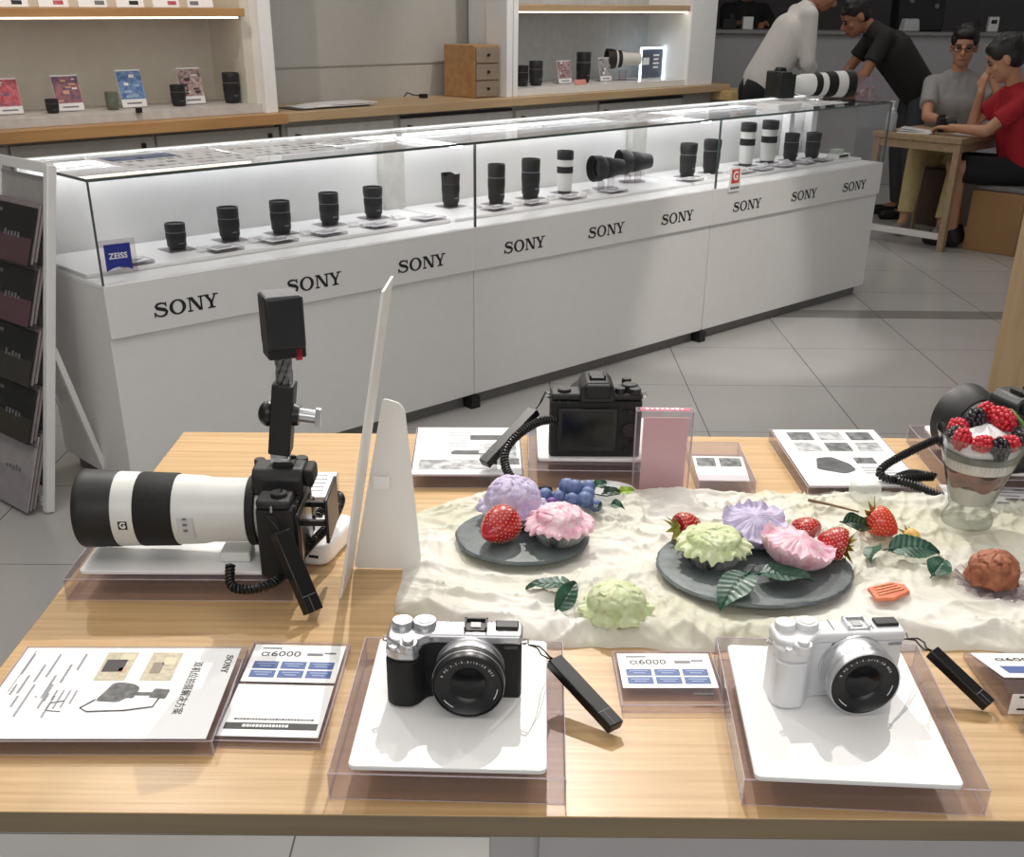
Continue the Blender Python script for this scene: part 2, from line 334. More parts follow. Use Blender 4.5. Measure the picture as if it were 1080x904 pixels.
# right glass cabinet
t = thing('glass_cabinet', 'white framed glass display cabinet right of the wooden drawer box', 'cabinet', SO, SA)
mb = MB(); cs(mb, 4.09, 4.145, 2.56, 2.76, .905, 2.2); cs(mb, 4.15, 4.195, 2.56, 3.0, .905, 2.2); mb.build('left_post', WHITE_S, t, bev=.004)
mb = MB(); cs(mb, 5.99, 6.30, 2.56, 3.0, .905, 2.2); mb.build('right_post', WHITE_S, t, bev=.004)
mb = MB(); cs(mb, 4.195, 5.99, 2.98, 3.01, .905, 2.2); mb.build('back_panel', mat('cool_panel', (196, 198, 200), .5), t)
mb = MB(); cs(mb, 4.195, 5.99, 2.58, 2.98, .905, .95); mb.build('display_base', WHITE, t, bev=.003)
mb = MB(); cs(mb, 4.195, 5.99, 2.58, 2.98, 1.41, 1.45); mb.build('shelf', PALEWOOD, t, bev=.003)
mb = MB(); cs(mb, 4.195, 5.99, 2.60, 2.63, 1.402, 1.409); mb.build('light_strip', mat('warm_led', (255, 244, 220)), t)
for s0 in (4.2, 5.1):
    mb = MB(); cs(mb, s0, s0 + .855, 2.572, 2.578, .95, 1.41); mb.build('glass_door', GLASS, t)
t = thing('wood_ledge', 'small yellow wood ledge beyond the right glass cabinet', 'ledge', W(6.55, 2.65), SA)
MB().box((0, 0, .833), (.4, .5, .065)).build('board', mat('yellow_wood', (214, 184, 128), .4), t, bev=.003)
MB().box((0, 0, .40), (.32, .42, .8)).build('support', CABGREY, t, bev=.003)
# drawer box
t = thing('drawer_box', 'small wooden desktop drawer box with grey drawer fronts on the counter', 'drawer box', SO, SA)
mb = MB(); cs(mb, 3.87, 4.08, 2.63, 2.93, .906, 1.215); mb.build('case', ORANGEWOOD, t, bev=.003)
for k in range(3):
    mb = MB(); cs(mb, 3.876, 4.074, 2.615, 2.63, .913 + k * .100, 1.005 + k * .100); d = mb.build('drawer', mat('grey_wood', (150, 134, 118), .5, scale=4, stretch=(1, 8, 8)), t, bev=.002)
    MB().cyl((3.975, 2.615, .96 + k * .1), (3.975, 2.60, .96 + k * .1), .008, n=10).build('knob', BLACKM, d)
mb = MB(); mb.tube([(3.50, 2.9, .915), (3.52, 2.89, .94), (3.56, 2.88, .925), (3.60, 2.86, .92)], .004); mb.box((3.62, 2.85, .918), (.05, .03, .024))
o = mb.build('charger', BLACK, M=CASE); tag(o, 'small black charger with a curled cable on the pale wood counter', 'charger')
mb = MB()
for k in range(5): mb.box((2.72 + k * .04, 2.68 + .02 * (k % 2), .909 + k * .004), (.52 - k * .05, .2, .0035), M=Tr(0, 0, 0), mi=1 if k == 0 else 0)
o = mb.build('paper_stack', [PAPER, BLACK], M=CASE, bev=.001); tag(o, 'loose stack of white papers on a black folder on the pale wood counter', 'papers')

# ------------------------------------------------------------------ display cases (three joined units)
def display_case(k, label):
    t = thing('display_case', label, 'display case', W(1.5 * k, 0), SA, 'long row of glass display cases')
    L = 1.498
    mb = MB(); cs(mb, .002, L, .012, .52, .055, .70); mb.build('base_cabinet', WHITE, t, bev=.002)
    mb = MB(); cs(mb, 0, L + .002, 0, .02, .552, .712); fa = mb.build('fascia', WHITE, t, bev=.002)
    for c in (.262, .75, 1.23):
        mb = MB(); logo(mb, .225, Tr(c, -.0003, .594) @ Rx(pi / 2)); mb.build('brand_lettering', INK, fa, smooth=0)
    mb = MB(); cs(mb, .03, L - .03, .05, .48, 0, .055); mb.build('plinth', mat('grey_plinth', (120, 118, 116), .5), t)
    mb = MB(); cs(mb, .0, L + .002, .006, .50, .70, .714); mb.build('deck', WHITE_S, t, bev=.002)
    mb = MB(); cs(mb, .01, L - .01, .13, .48, .7145, .7265); mb.build('raised_floor', WHITE_S, t, bev=.002)
    mb = MB(); cs(mb, .0, L, .495, .510, .714, 1.008); mb.build('back_panel', mat('opal_back_panel', (226, 226, 224), .5, var=.01), t)
    mb = MB(); cs(mb, .003, L, .002, .008, .714, 1.008); mb.build('front_glass', GLASS, t)
    mb = MB(); cs(mb, .0, L + .001, .0, .515, 1.009, 1.016); mb.build('top_glass', GLASS, t)
    mb = MB(); cs(mb, .0, L + .001, -.001, .0005, 1.008, 1.0165); cs(mb, L - .001, L + .003, 0, .008, .714, 1.009); cs(mb, 0, .004, 0, .008, .714, 1.009); mb.build('glass_edge', GLASSEDGE, t)
    if k == 0:
        mb = MB(); cs(mb, .0, .006, .009, .49, .714, 1.008); mb.build('end_glass', GLASS, t)
        mb = MB(); cs(mb, -.001, .001, 0, .515, 1.008, 1.0165); mb.build('glass_edge', GLASSEDGE, t)
    if k == 2:
        mb = MB(); cs(mb, L - .006, L, .009, .49, .714, 1.008); mb.build('end_glass', GLASS, t)
        mb = MB(); cs(mb, L - .06, L - .01, .44, .49, .714, 1.008); mb.build('post', WHITE_S, t)
        mb = MB(); cs(mb, L - .28, L - .24, .44, .49, .714, 1.008); mb.build('post', WHITE_S, t)
    if k < 2:
        mb = MB(); cs(mb, L - .075, L + .03, .455, .494, .714, 1.0); mb.build('post', mat('grey_post', (205, 204, 198), .5), t, bev=.002)
        mb = MB(); cs(mb, L - .025, L + .02, -.002, .05, 0, .05); mb.build('foot', BLACKM, t)
    mb = MB(); cs(mb, .02, L - .02, .440, .455, .998, 1.0075); mb.build('light_strip', mat('cool_led', (250, 252, 255), .5, emit=13), t)
    if k < 2: mb = MB(); cs(mb, L - .065, L - .035, .03, .38, .998, 1.0075); mb.build('cross_light', mat('cool_led', (250, 252, 255)), t)
    mb = MB(); cs(mb, .0, L, .500, .522, 1.0165, 1.0225); mb.build('top_rail', WHITE_S, t)
    return t
display_case(0, 'nearest glass display case, holding the blue sign at its left end')
display_case(1, 'middle glass display case with two black lenses lying on stands')
display_case(2, 'farthest glass display case with the big white lens on its top')
# ------------------------------------------------------------------ lenses standing in the cases
def up_lens(label, h, r, style, loc, rz=0, group=None, cat='camera lens'):
    t = thing('camera_lens', label, cat, loc, rz, group)
    if style == 'white':
        MB().lathe([(r * .78, 0), (r * .8, h * .03), (r * .9, h * .05), (r * .93, h * .40), (r * .96, h * .44), (r * .96, h * .47)], 28).build('barrel', LENSWHITE, t)
        MB().lathe([(r * .97, h * .47), (r * .99, h * .48), (r * .99, h * .62), (r * .97, h * .63)], 28).build('zoom_ring', RUBBER, t)
        MB().lathe([(r * .96, h * .63), (r * .96, h * .79)], 28).build('white_band', LENSWHITE, t)
        MB().lathe([(r, h * .79), (r * 1.02, h * .80), (r * 1.02, h * .985), (r * .98, h), (r * .9, h), (r * .88, h * .93), (.001, h * .93)], 28).build('front_hood', BLACKM, t)
        MB().lathe([(r * .82, 0), (r * .82, h * .035)], 20).build('mount_cap', BLACK, t)
        return t
    fl = {'flare': 1.06, 'short': 1.0, 'tall': 1.0, 'tulip': 1.05}[style]
    MB().lathe([(r * .80, 0), (r * .84, h * .02), (r * .84, h * .09), (r * .85, h * .10)], 24).build('mount_cap', BLACK, t)
    MB().lathe([(r * .90, h * .10), (r * .95, h * .14), (r * .95, h * .34), (r * .98, h * .38), (r * .98, h * .42)], 28).build('barrel', BLACKM, t)
    MB().lathe([(r * .98, h * .42), (r, h * .44), (r, h * .62), (r * .98, h * .64)], 28, f=lambda a, z, g: (a * (1 + .008 * (int(g * 14 / pi) % 2)), z)).build('zoom_ring', RUBBER, t)
    MB().lathe([(r * .985, h * .66), (r * .99, h * .665), (r * .99, h * .675), (r * .985, h * .68)], 28).build('marking_ring', mat('mid_grey_ring', (120, 120, 124), .4), t)
    MB().box((.0, -r * .955, h * .25), (r * .5, .0015, h * .035)).build('name_plate', GREYINK, t)
    if style == 'tulip':
        MB().lathe([(r * .97, h * .64), (r, h * .68), (r * fl, h * .97), (r * fl * .95, h * .97), (r * .9, h * .72), (.001, h * .72)], 32, f=lambda a, z, g: (a, z if z < h * .9 else z - h * .08 * max(0, cos(2 * g)))).build('hood', BLACKM, t)
    else:
        MB().lathe([(r * .97, h * .64), (r * .98, h * .68), (r * fl, h * .80), (r * fl, h * .985), (r * fl * .97, h), (r * fl * .88, h), (r * fl * .85, h * .95), (.001, h * .94)], 28).build('hood', BLACKM, t)
    return t
def lying_lens(label, loc, rz, L, r, tilt=0):
    t = thing('telephoto_lens', label, 'camera lens', loc, rot=(0, 0, rz))
    M = Tr(0, 0, r + .035) @ Ry(pi / 2 + tilt)  # local z -> +x : front at -x
    def la(p, name, m): MB().lathe(p, 28, M=M).build(name, m, t)
    la([(r * .55, L / 2), (r * .58, L * .46), (r * .62, L * .40), (r * .66, L * .30), (r * .7, L * .2), (r * .72, L * .12)], 'barrel', BLACKM)
    la([(r * .74, L * .12), (r * .78, L * .10), (r * .86, -L * .12), (r * .84, -L * .14)], 'zoom_ring', RUBBER)
    la([(r * .85, -L * .14), (r * .9, -L * .2), (r, -L * .26), (r * 1.02, -L * .5), (r * .94, -L * .5), (r * .85, -L * .34), (.001, -L * .33)], 'hood', BLACKM)
    la([(r * .84, -L * .335), (r * .4, -L * .345), (.001, -L * .35)], 'front_glass', GLASSDARK)
    MB().box((L * .12, 0, .03), (.03, .012, .06)).box((-L * .2, 0, .018), (.03, .012, .036)).box((-.01, 0, .004), (L * .7, .05, .008)).build('clear_stand', ACR, t, bev=.001)
    return t
case_lens = [  # s, t, h, r, style, short description
    (.408, .29, .083, .034, 'short', 'shortest black lens, nearest the blue sign'),
    (.629, .319, .108, .037, 'tall', 'black lens second from the blue sign'),
    (.834, .308, .110, .037, 'tall', 'black lens third from the blue sign'),
    (1.069, .34, .112, .037, 'tall', 'black lens with the wide front rim, fourth from the blue sign'),
    (1.283, .35, .112, .036, 'flare', 'black lens just left of the white inner post of the nearest case'),
    (1.688, .36, .130, .037, 'tulip', 'dim grey-black lens with a notched hood beside the first glass seam'),
    (1.871, .282, .155, .036, 'tall', 'tall black lens first right of the glass seam in the middle case'),
    (2.085, .297, .158, .040, 'tall', 'tallest black lens standing left of the white zoom lens'),
    (2.312, .313, .172, .036, 'white', 'white zoom lens with black bands alone in the middle case'),
    (3.130, .275, .150, .040, 'flare', 'dark lens with flared hood at the right end of the middle case'),
    (3.336, .29, .152, .042, 'flare', 'dark lens with flared hood behind the red letter card'),
    (3.705, .345, .205, .040, 'white', 'left of the two white zoom lenses in the farthest case'),
    (3.899, .345, .205, .043, 'white', 'right of the two white zoom lenses in the farthest case'),
    (4.064, .313, .135, .040, 'tall', 'black lens directly right of the white zoom lenses'),
    (4.228, .284, .130, .040, 'flare', 'last black lens toward the far end of the farthest case')]
SHORT = ['shortest black lens', 'second black lens from the sign', 'third black lens from the sign', 'fourth black lens from the sign', 'black lens left of the inner post', 'notched-hood lens by the first seam', 'first tall lens right of the seam', 'tallest black lens', 'lone white zoom lens', 'flared lens in the middle case', 'flared lens behind the red card', 'left white zoom lens', 'right white zoom lens', 'black lens beside the white zooms', 'last black lens in the row']
for i, (s_, t_, h, r, st, desc) in enumerate(case_lens):
    up_lens(desc, h, r, st, W(s_, t_, .731), SA, 'lenses standing in the glass cases')
    tg = thing('price_tag', 'small white price tag at the foot of the ' + SHORT[i], 'price tag', W(s_ + .055, t_ - .085, .7275), SA + .15, 'price tags in the glass cases')
    MB().prism([(-.013, 0), (.013, 0), (.013, .016), (.008, .018), (-.013, .006)], -.028, .028, M=Rz(pi / 2) @ Rx(pi / 2)).build('card', WHITE_S, tg, bev=.0006)
    m_ = MB()
    for q in range(2): m_.box((-.006 + .004 * q, -.001 - q * .006, .0132 - q * .0038), (.034 - .008 * q, .0022, .0006), M=Rx(0))
    m_.build('print', GREYINK, tg)
    b = thing('lens_riser', 'thin clear riser under the ' + SHORT[i], 'riser', W(s_, t_, .7270), SA, 'clear risers under the lenses')
    MB().box((0, 0, .0018), (.10, .09, .0036)).build('plate', ACR, b, bev=.001)
for i, s_ in enumerate([.17, .50, .72, .93, 1.16, 1.40, 1.76, 1.97, 2.20, 2.47, 3.02, 3.44, 3.60, 3.80, 3.99, 4.15]):
    near = min(range(15), key=lambda c: abs(case_lens[c][0] - s_))
    b = thing('info_plate', 'flat clear info plate just %s of the ' % ('left' if s_ < case_lens[near][0] else 'right') + SHORT[near], 'info plate', W(s_ + .02, .185, .7275), SA + .05, 'clear info plates on the case floor')
    MB().box((0, 0, .005), (.115, .085, .010)).build('block', ACR, b, bev=.001)
    m_ = MB(); m_.box((0, 0, .0104), (.10, .07, .0008)); m_.box((-.02, .018, .0112), (.05, .008, .0004), mi=1)
    for q in range(4): m_.box((-.004 * q, .004 - q * .008, .0112), (.085 - .01 * q, .003, .0004), mi=1)
    m_.build('paper_insert', [PAPER, GREYINK], b)
lying_lens('left of the two black lenses lying on clear stands in the middle case', W(2.545, .27, .7275), SA - .25, .160, .055)
lying_lens('right of the two black lenses lying on clear stands in the middle case', W(2.80, .33, .7275), SA - .40, .165, .055)
t = thing('folded_booklet', 'small dark and white folded booklet at the far end inside the last case', 'booklet', W(4.36, .2, .7275), SA)
MB().box((0, 0, .012), (.12, .07, .024)).box((.0, -.036, .014), (.09, .002, .014), mi=1).build('pages', [WHITE_S, INK], t, bev=.001)
MB().box((-.02, .0, .036), (.06, .05, .024)).build('top_book', mat('pale_green', (190, 205, 190)), t, bev=.001)
# blue sign
t = thing('brand_sign', 'blue square brand sign in a clear block at the left end of the case', 'sign', W(.095, .075, .728), SA - .10)
MB().box((0, .004, .05), (.115, .006, .10)).build('clear_block', ACR, t, bev=.001)
mb = MB(); n = 14; pts = [(-.041 + .082 * i / n, .008 + .012 * sin(pi * i / n)) for i in range(n + 1)] + [(.041, .088), (-.041, .088)]
mb.prism(pts, 0, .001, M=Tr(0, -.0002, 0) @ Rx(pi / 2)); mb.build('blue_panel', NAVY, t, smooth=0)
mb = MB(); text(mb, 'ZEISS', .024, Tr(0, -.0016, .052) @ Rx(pi / 2), sx=1.05, bold=.0006); mb.build('lettering', PAPER, t, smooth=0)
# red letter card
t = thing('letter_card', 'small white card with a red square letter mark at the second glass seam', 'sign', W(3.115, -.004, .0), SA)
MB().box((.02, -.002, .752), (.085, .004, .11)).build('card', PAPER, t, bev=.0006)
MB().box((.02, -.0045, .765), (.06, .001, .062)).build('red_square', mat('orange_red', (214, 74, 40), .4), t)
mb = MB(); text(mb, 'G', .055, Tr(.02, -.0052, .765) @ Rx(pi / 2), bold=.002); mb.build('lettering', PAPER, t, smooth=0)
mb = MB()
for q in range(5): mb.box((-.008 + q * .014, -.0045, .713), (.009, .001, .011))
mb.build('small_print', INK, t, smooth=0)

# printed sheets lying on the case tops
def sheet(label, s0, t0, w, d, rz, kind, z=1.0162):
    t = thing('printed_sheet', label, 'leaflet', W(s0, t0, z), SA + rz)
    MB().box((0, 0, .0006), (w, d, .0012)).build('paper', PAPER, t)
    m = MB(); rnd = random.Random(int(s0 * 100))
    if kind == 'blue': m.box((-w * .16, d * .26, .0014), (w * .55, d * .34, .0004), mi=0)
    for i in range(int(w / .035)):
        for j in range(4):
            x = -w * .45 + i * .035 + .015; y = -d * .4 + j * d * .2
            if rnd.random() < .75: m.box((x, y, .0014), (.012 + .018 * rnd.random(), d * (.04 + .07 * rnd.random()), .0004), mi=1 + (rnd.random() < .4))
    m.build('print', [mat('dusty_blue', (112, 128, 160), .5), GREYINK, mat('light_grey_ink', (170, 172, 176))], t, smooth=0)
sheet('leaflet with a dusty blue block on the left end of the case top', .42, .27, .44, .34, 0, 'blue')
sheet('grey printed leaflet beside the blue one on the case top', .83, .28, .36, .32, -.05, 'plain')
sheet('white printed leaflet at the middle of the nearest case top', 1.12, .34, .20, .2, .2, 'plain')
sheet('printed leaflet lying on the middle case top', 2.72, .30, .42, .28, .1, 'plain')
sheet('large printed leaflet under the white box on the farthest case top', 3.95, .28, .62, .34, .05, 'plain')
t = thing('white_box', 'small flat white box at the front of the farthest case top', 'box', W(3.62, .12, 1.0176), SA)
MB().box((0, 0, .014), (.20, .13, .028)).build('box_body', WHITE_S, t, bev=.004)
MB().box((.05, -.0655, .015), (.05, .002, .02)).build('label_patch', PAPER, t)

# big white telephoto with camera on the far case top
t = thing('camera_with_telephoto', 'big white telephoto lens on a black camera lying on the farthest case top', 'camera', W(4.33, .36, 1.018), SA - .40)
r = .068; M = Tr(0, 0, r + .004) @ Ry(pi / 2)   # +z -> +x (front)
def la(p, name, m): return MB().lathe(p, 32, M=M).build(name, m, t)
la([(r * .60, -.22), (r * .62, -.15), (r * .78, -.11), (r * .8, -.045)], 'barrel', LENSWHITE)
la([(r * .83, -.045), (r * .85, -.04), (r * .86, -.01), (r * .84, -.005)], 'focus_ring', RUBBER)
la([(r * .85, -.005), (r * .87, .03)], 'white_band', LENSWHITE)
la([(r * .9, .03), (r * .92, .035), (r * .94, .085), (r * .92, .09)], 'zoom_ring', RUBBER)
la([(r * .95, .09), (r * .98, .15)], 'front_barrel', LENSWHITE)
la([(r, .15), (r * 1.03, .155), (r * 1.04, .205), (r * .96, .205), (r * .86, .17), (.001, .17)], 'hood', BLACKM)
la([(r * .86, .172), (r * .5, .178), (.001, .18)], 'front_glass', GLASSDARK)
mb = MB(); mb.box((-.255, 0, .075), (.07, .15, .13)); mb.box((-.25, 0, .145), (.06, .06, .03), taper=.7); mb.box((-.245, -.055, .07), (.10, .045, .12)); mb.build('camera_body', BLACK, t, bev=.008, seg=3)
MB().box((-.02, 0, .008), (.10, .03, .016)).build('tripod_foot', LENSWHITE, t, bev=.002)
# small acrylic box on the far end
t = thing('acrylic_box', 'tall clear acrylic box with pink flowers on the far end of the case top', 'box', W(4.42, .10, 1.018), SA)
mb = MB()
for a, b, c, d in ((0, -.045, .11, .004), (0, .045, .11, .004), (-.053, 0, .004, .086), (.053, 0, .004, .086)): mb.box((a, b, .06), (c, d, .12))
mb.build('clear_walls', ACR, t)
mb = MB(); rnd = random.Random(3)
for i in range(14): mb.sph((rnd.uniform(-.04, .04), rnd.uniform(-.03, .03), .02 + .05 * rnd.random()), .010, 8, 6)
mb.build('flowers', mat('dried_pink', (160, 116, 120), .7), t)

# ------------------------------------------------------------------ things on the wall cabinet shelves
def leaflet_stand(label, s, z, w, h, c1, c2, seed, t_=2.75, grp='leaflet cards on the cabinet shelf'):
    t = thing('leaflet_stand', label, 'leaflet', W(s, t_, z), SA, group=grp); M = Rx(-.22)
    MB().box((0, 0, h / 2 + .002), (w, .004, h), M=M).build('card', PAPER, t)
    m = MB(); m.box((0, -.0026, h * .60), (w * .98, .0012, h * .74), M=M); rnd = random.Random(seed)
    for i in range(7):
        m.box((rnd.uniform(-.33, .33) * w, -.0034, h * rnd.uniform(.28, .92)), (w * rnd.uniform(.1, .3), .0008, h * rnd.uniform(.03, .10)), M=M, mi=1 if i % 4 else 2)
    m.box((0, -.0026, h * .12), (w * .6, .0012, h * .04), M=M, mi=3); m.build('picture', [c1, c2, PAPER, GREYINK], t, smooth=0)
    MB().box((0, .03, .003), (w, .07, .006)).build('foot', ACR, t)
LRED, LBLUE, LPINK, LBRN = mat('print_red', (176, 62, 84), .5, rgb2=(210, 120, 130), scale=60), mat('print_blue', (72, 108, 168), .5, rgb2=(130, 160, 205), scale=50), mat('print_mauve', (170, 110, 120), .5, rgb2=(90, 80, 110), scale=40), mat('print_brown', (120, 84, 84), .5, rgb2=(200, 180, 180), scale=60)
z0 = .954
leaflet_stand('red picture leaflet at the far left of the cabinet shelf', .90, z0, .13, .165, LRED, LPINK, 1)
leaflet_stand('leaflet with a dusk scene in mauve and orange on the cabinet shelf', 1.21, z0, .14, .17, LPINK, mat('print_orange', (226, 170, 140), .5), 2)
leaflet_stand('blue picture leaflet on the left cabinet shelf', 1.56, z0, .14, .185, LBLUE, mat('print_pale', (170, 195, 220), .5), 3)
leaflet_stand('leaflet with a dark branching picture on the left cabinet shelf', 1.91, z0, .14, .185, LBRN, mat('print_dark', (60, 50, 56), .5), 4)
up_lens('small grey-black lens between the red and the dusk leaflets', .065, .032, 'short', W(1.10, 2.72, z0), SA, 'lenses on the left wall shelf')
g_ = up_lens('short clear-green lens in front of the blue leaflet', .085, .034, 'short', W(1.42, 2.72, z0), SA, 'lenses on the left wall shelf')
for c_ in g_.children: c_.data.materials[0] = mat('olive_green_lens', (112, 118, 102), .35)
up_lens('black lens just left of the dark branching leaflet', .105, .040, 'short', W(1.80, 2.72, z0), SA, 'lenses on the left wall shelf')
up_lens('tallest black lens at the right end of the left cabinet shelf', .155, .046, 'tall', W(2.13, 2.72, z0), SA, 'lenses on the left wall shelf')
rnd = random.Random(5)
for i in range(7):
    t = thing('shelf_card', ['white card', 'white card with a dark edge', 'white card with red print', 'grey printed card', 'white card with a black block', 'folded white card', 'white card with grey lines'][i] + ' on the upper wood shelf, number %s from the left' % ['one', 'two', 'three', 'four', 'five', 'six', 'seven'][i], 'card', W(.78 + .2 * i, 2.70, 1.4255), SA, 'cards on the upper wood shelf')
    MB().box((0, 0, .06), (.15, .01, .12), M=Rx(-.2)).build('card', PAPER, t)
    MB().box((rnd.uniform(-.04, .04), -.006, .02), (.05, .001, .018), M=Rx(-.2)).build('print', [GREYINK, INK, LRED][i % 3], t)
# right glass cabinet
z1 = .952
up_lens('first dark lens at the left edge of the right glass cabinet', .13, .042, 'short', W(4.42, 2.75, z1), SA, 'lenses in the right glass cabinet')
up_lens('second dark lens inside the right glass cabinet', .155, .048, 'tall', W(4.55, 2.75, z1), SA, 'lenses in the right glass cabinet')
up_lens('tall black lens left of the lying telephoto in the right glass cabinet', .20, .052, 'tall', W(5.03, 2.75, z1), SA, 'lenses in the right glass cabinet')
leaflet_stand('small picture leaflet with a pink base in the right glass cabinet', 4.85, z1, .13, .15, LBRN, LPINK, 8, grp='leaflet cards in the right glass cabinet')
leaflet_stand('small grey picture leaflet under the lying telephoto in the right cabinet', 5.28, z1, .12, .16, mat('print_grey', (120, 120, 124), .5, rgb2=(190, 190, 192), scale=50), LBRN, 9, grp='leaflet cards in the right glass cabinet')
t = thing('pink_card', 'pink folded card on the floor of the right glass cabinet', 'card', W(4.88, 2.63, z1), SA)
MB().box((0, 0, .016), (.12, .003, .034), M=Rx(-.4)).build('card', mat('salmon_card', (226, 150, 145)), t)
t = thing('telephoto_lens', 'black and white telephoto lens raised on a stand in the right glass cabinet', 'camera lens', W(5.47, 2.76, z1), SA - .55); r = .068; L = .26
M = Tr(0, 0, .145) @ Ry(-pi / 2)
MB().lathe([(r * .6, -.13), (r * .66, -.02), (r * .8, .02)], 28, M=M).build('barrel', LENSWHITE, t)
MB().lathe([(r * .84, .02), (r * .86, .05)], 28, M=M).build('zoom_ring', RUBBER, t)
MB().lathe([(r * .88, .05), (r * .9, .065)], 28, M=M).build('white_band', LENSWHITE, t)
MB().lathe([(r * .92, .065), (r, .08), (r * 1.04, .13), (r * .96, .13), (r * .8, .09), (.001, .09)], 28, M=M).build('hood', BLACKM, t)
MB().box((0, 0, .035), (.05, .03, .07)).box((0, 0, .004), (.2, .08, .008)).build('stand', ACR, t)
t = thing('lit_sign', 'small dark sign with a glowing white frame in the right glass cabinet', 'sign', W(5.85, 2.80, z1), SA)
G_ = mat('cool_led_frame', (225, 245, 255), .4, emit=5)
mb = MB(); mb.box((-.135, 0, .105), (.012, .012, .21)); mb.box((.135, 0, .105), (.012, .012, .21)); mb.box((0, 0, .21), (.28, .012, .012)); mb.build('light_frame', G_, t)
MB().box((0, .004, .105), (.262, .004, .20)).build('panel', mat('slate_blue', (84, 92, 112), .4), t)
mb = MB(); mb.box((-.07, 0, .12), (.07, .002, .05))
for q in range(4): mb.box((.045, 0, .16 - q * .028), (.07 - .012 * (q % 2), .002, .013))
mb.build('printed_lines', PAPER, t, smooth=0)
# ------------------------------------------------------------------ the display table
t = thing('display_table', 'oak display table in the foreground with a grey cabinet base', 'table', (0, 0, 0))
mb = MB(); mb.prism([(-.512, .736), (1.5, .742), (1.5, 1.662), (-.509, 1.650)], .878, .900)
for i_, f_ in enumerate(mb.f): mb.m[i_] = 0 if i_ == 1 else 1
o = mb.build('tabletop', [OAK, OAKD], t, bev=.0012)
MB().box((1.0, 1.25, .45), (2.04, .72, .856)).build('cabinet_base', mat('grey_base_panel', (188, 186, 188), .5, var=.01), t, bev=.002)
MB().box((1.02, .885, .45), (1.98, .012, .84)).build('front_panel', mat('grey_base_panel', (158, 156, 158)), t, bev=.001)

def acrylic_stand(label, loc, rz, w, d, h, plate, platepos=(0, 0), grp='clear display stands with white plates'):
    t = thing('display_stand', label, 'display stand', loc, rz, grp)
    MB().box((0, 0, h / 2), (w, d, h)).build('acrylic_base', ACR, t, bev=.0015)
    edges('edge_highlight', w, d, h, t)
    pw, pd = plate; mb = MB(); rr = .006; pts = []
    for cx, cy, a0 in ((pw / 2 - rr, pd / 2 - rr, 0), (-pw / 2 + rr, pd / 2 - rr, 90), (-pw / 2 + rr, -pd / 2 + rr, 180), (pw / 2 - rr, -pd / 2 + rr, 270)):
        pts += [(cx + rr * cos(R(a0 + 15 * k)), cy + rr * sin(R(a0 + 15 * k))) for k in range(7)]
    mb.prism(pts, h + .0003, h + .0048, M=Tr(platepos[0], platepos[1], 0)); mb.build('white_plate', WHITE_S, t, bev=.0008)
    return t
acrylic_stand('clear stand with a white plate under the black and silver camera', (-.0500, .868, .9003), -.022, .198, .224, .026, (.166, .213), (0, -.001))
acrylic_stand('clear stand with a white plate under the white camera', (.3010, .868, .9003), -.055, .200, .235, .026, (.170, .215), (-.007, -.012))
acrylic_stand('clear stand with a white plate under the long white lens', (-.370, 1.215, .9003), 0.015, .252, .222, .026, (.224, .200))
acrylic_stand('clear stand with a white plate under the black camera seen from behind', (.119, 1.548, .9003), 0, .195, .215, .026, (.170, .175), (0, .012))
acrylic_stand('clear stand under the black camera with the big hood at the right', (.708, 1.530, .9003), -.02, .215, .215, .026, (.180, .190))

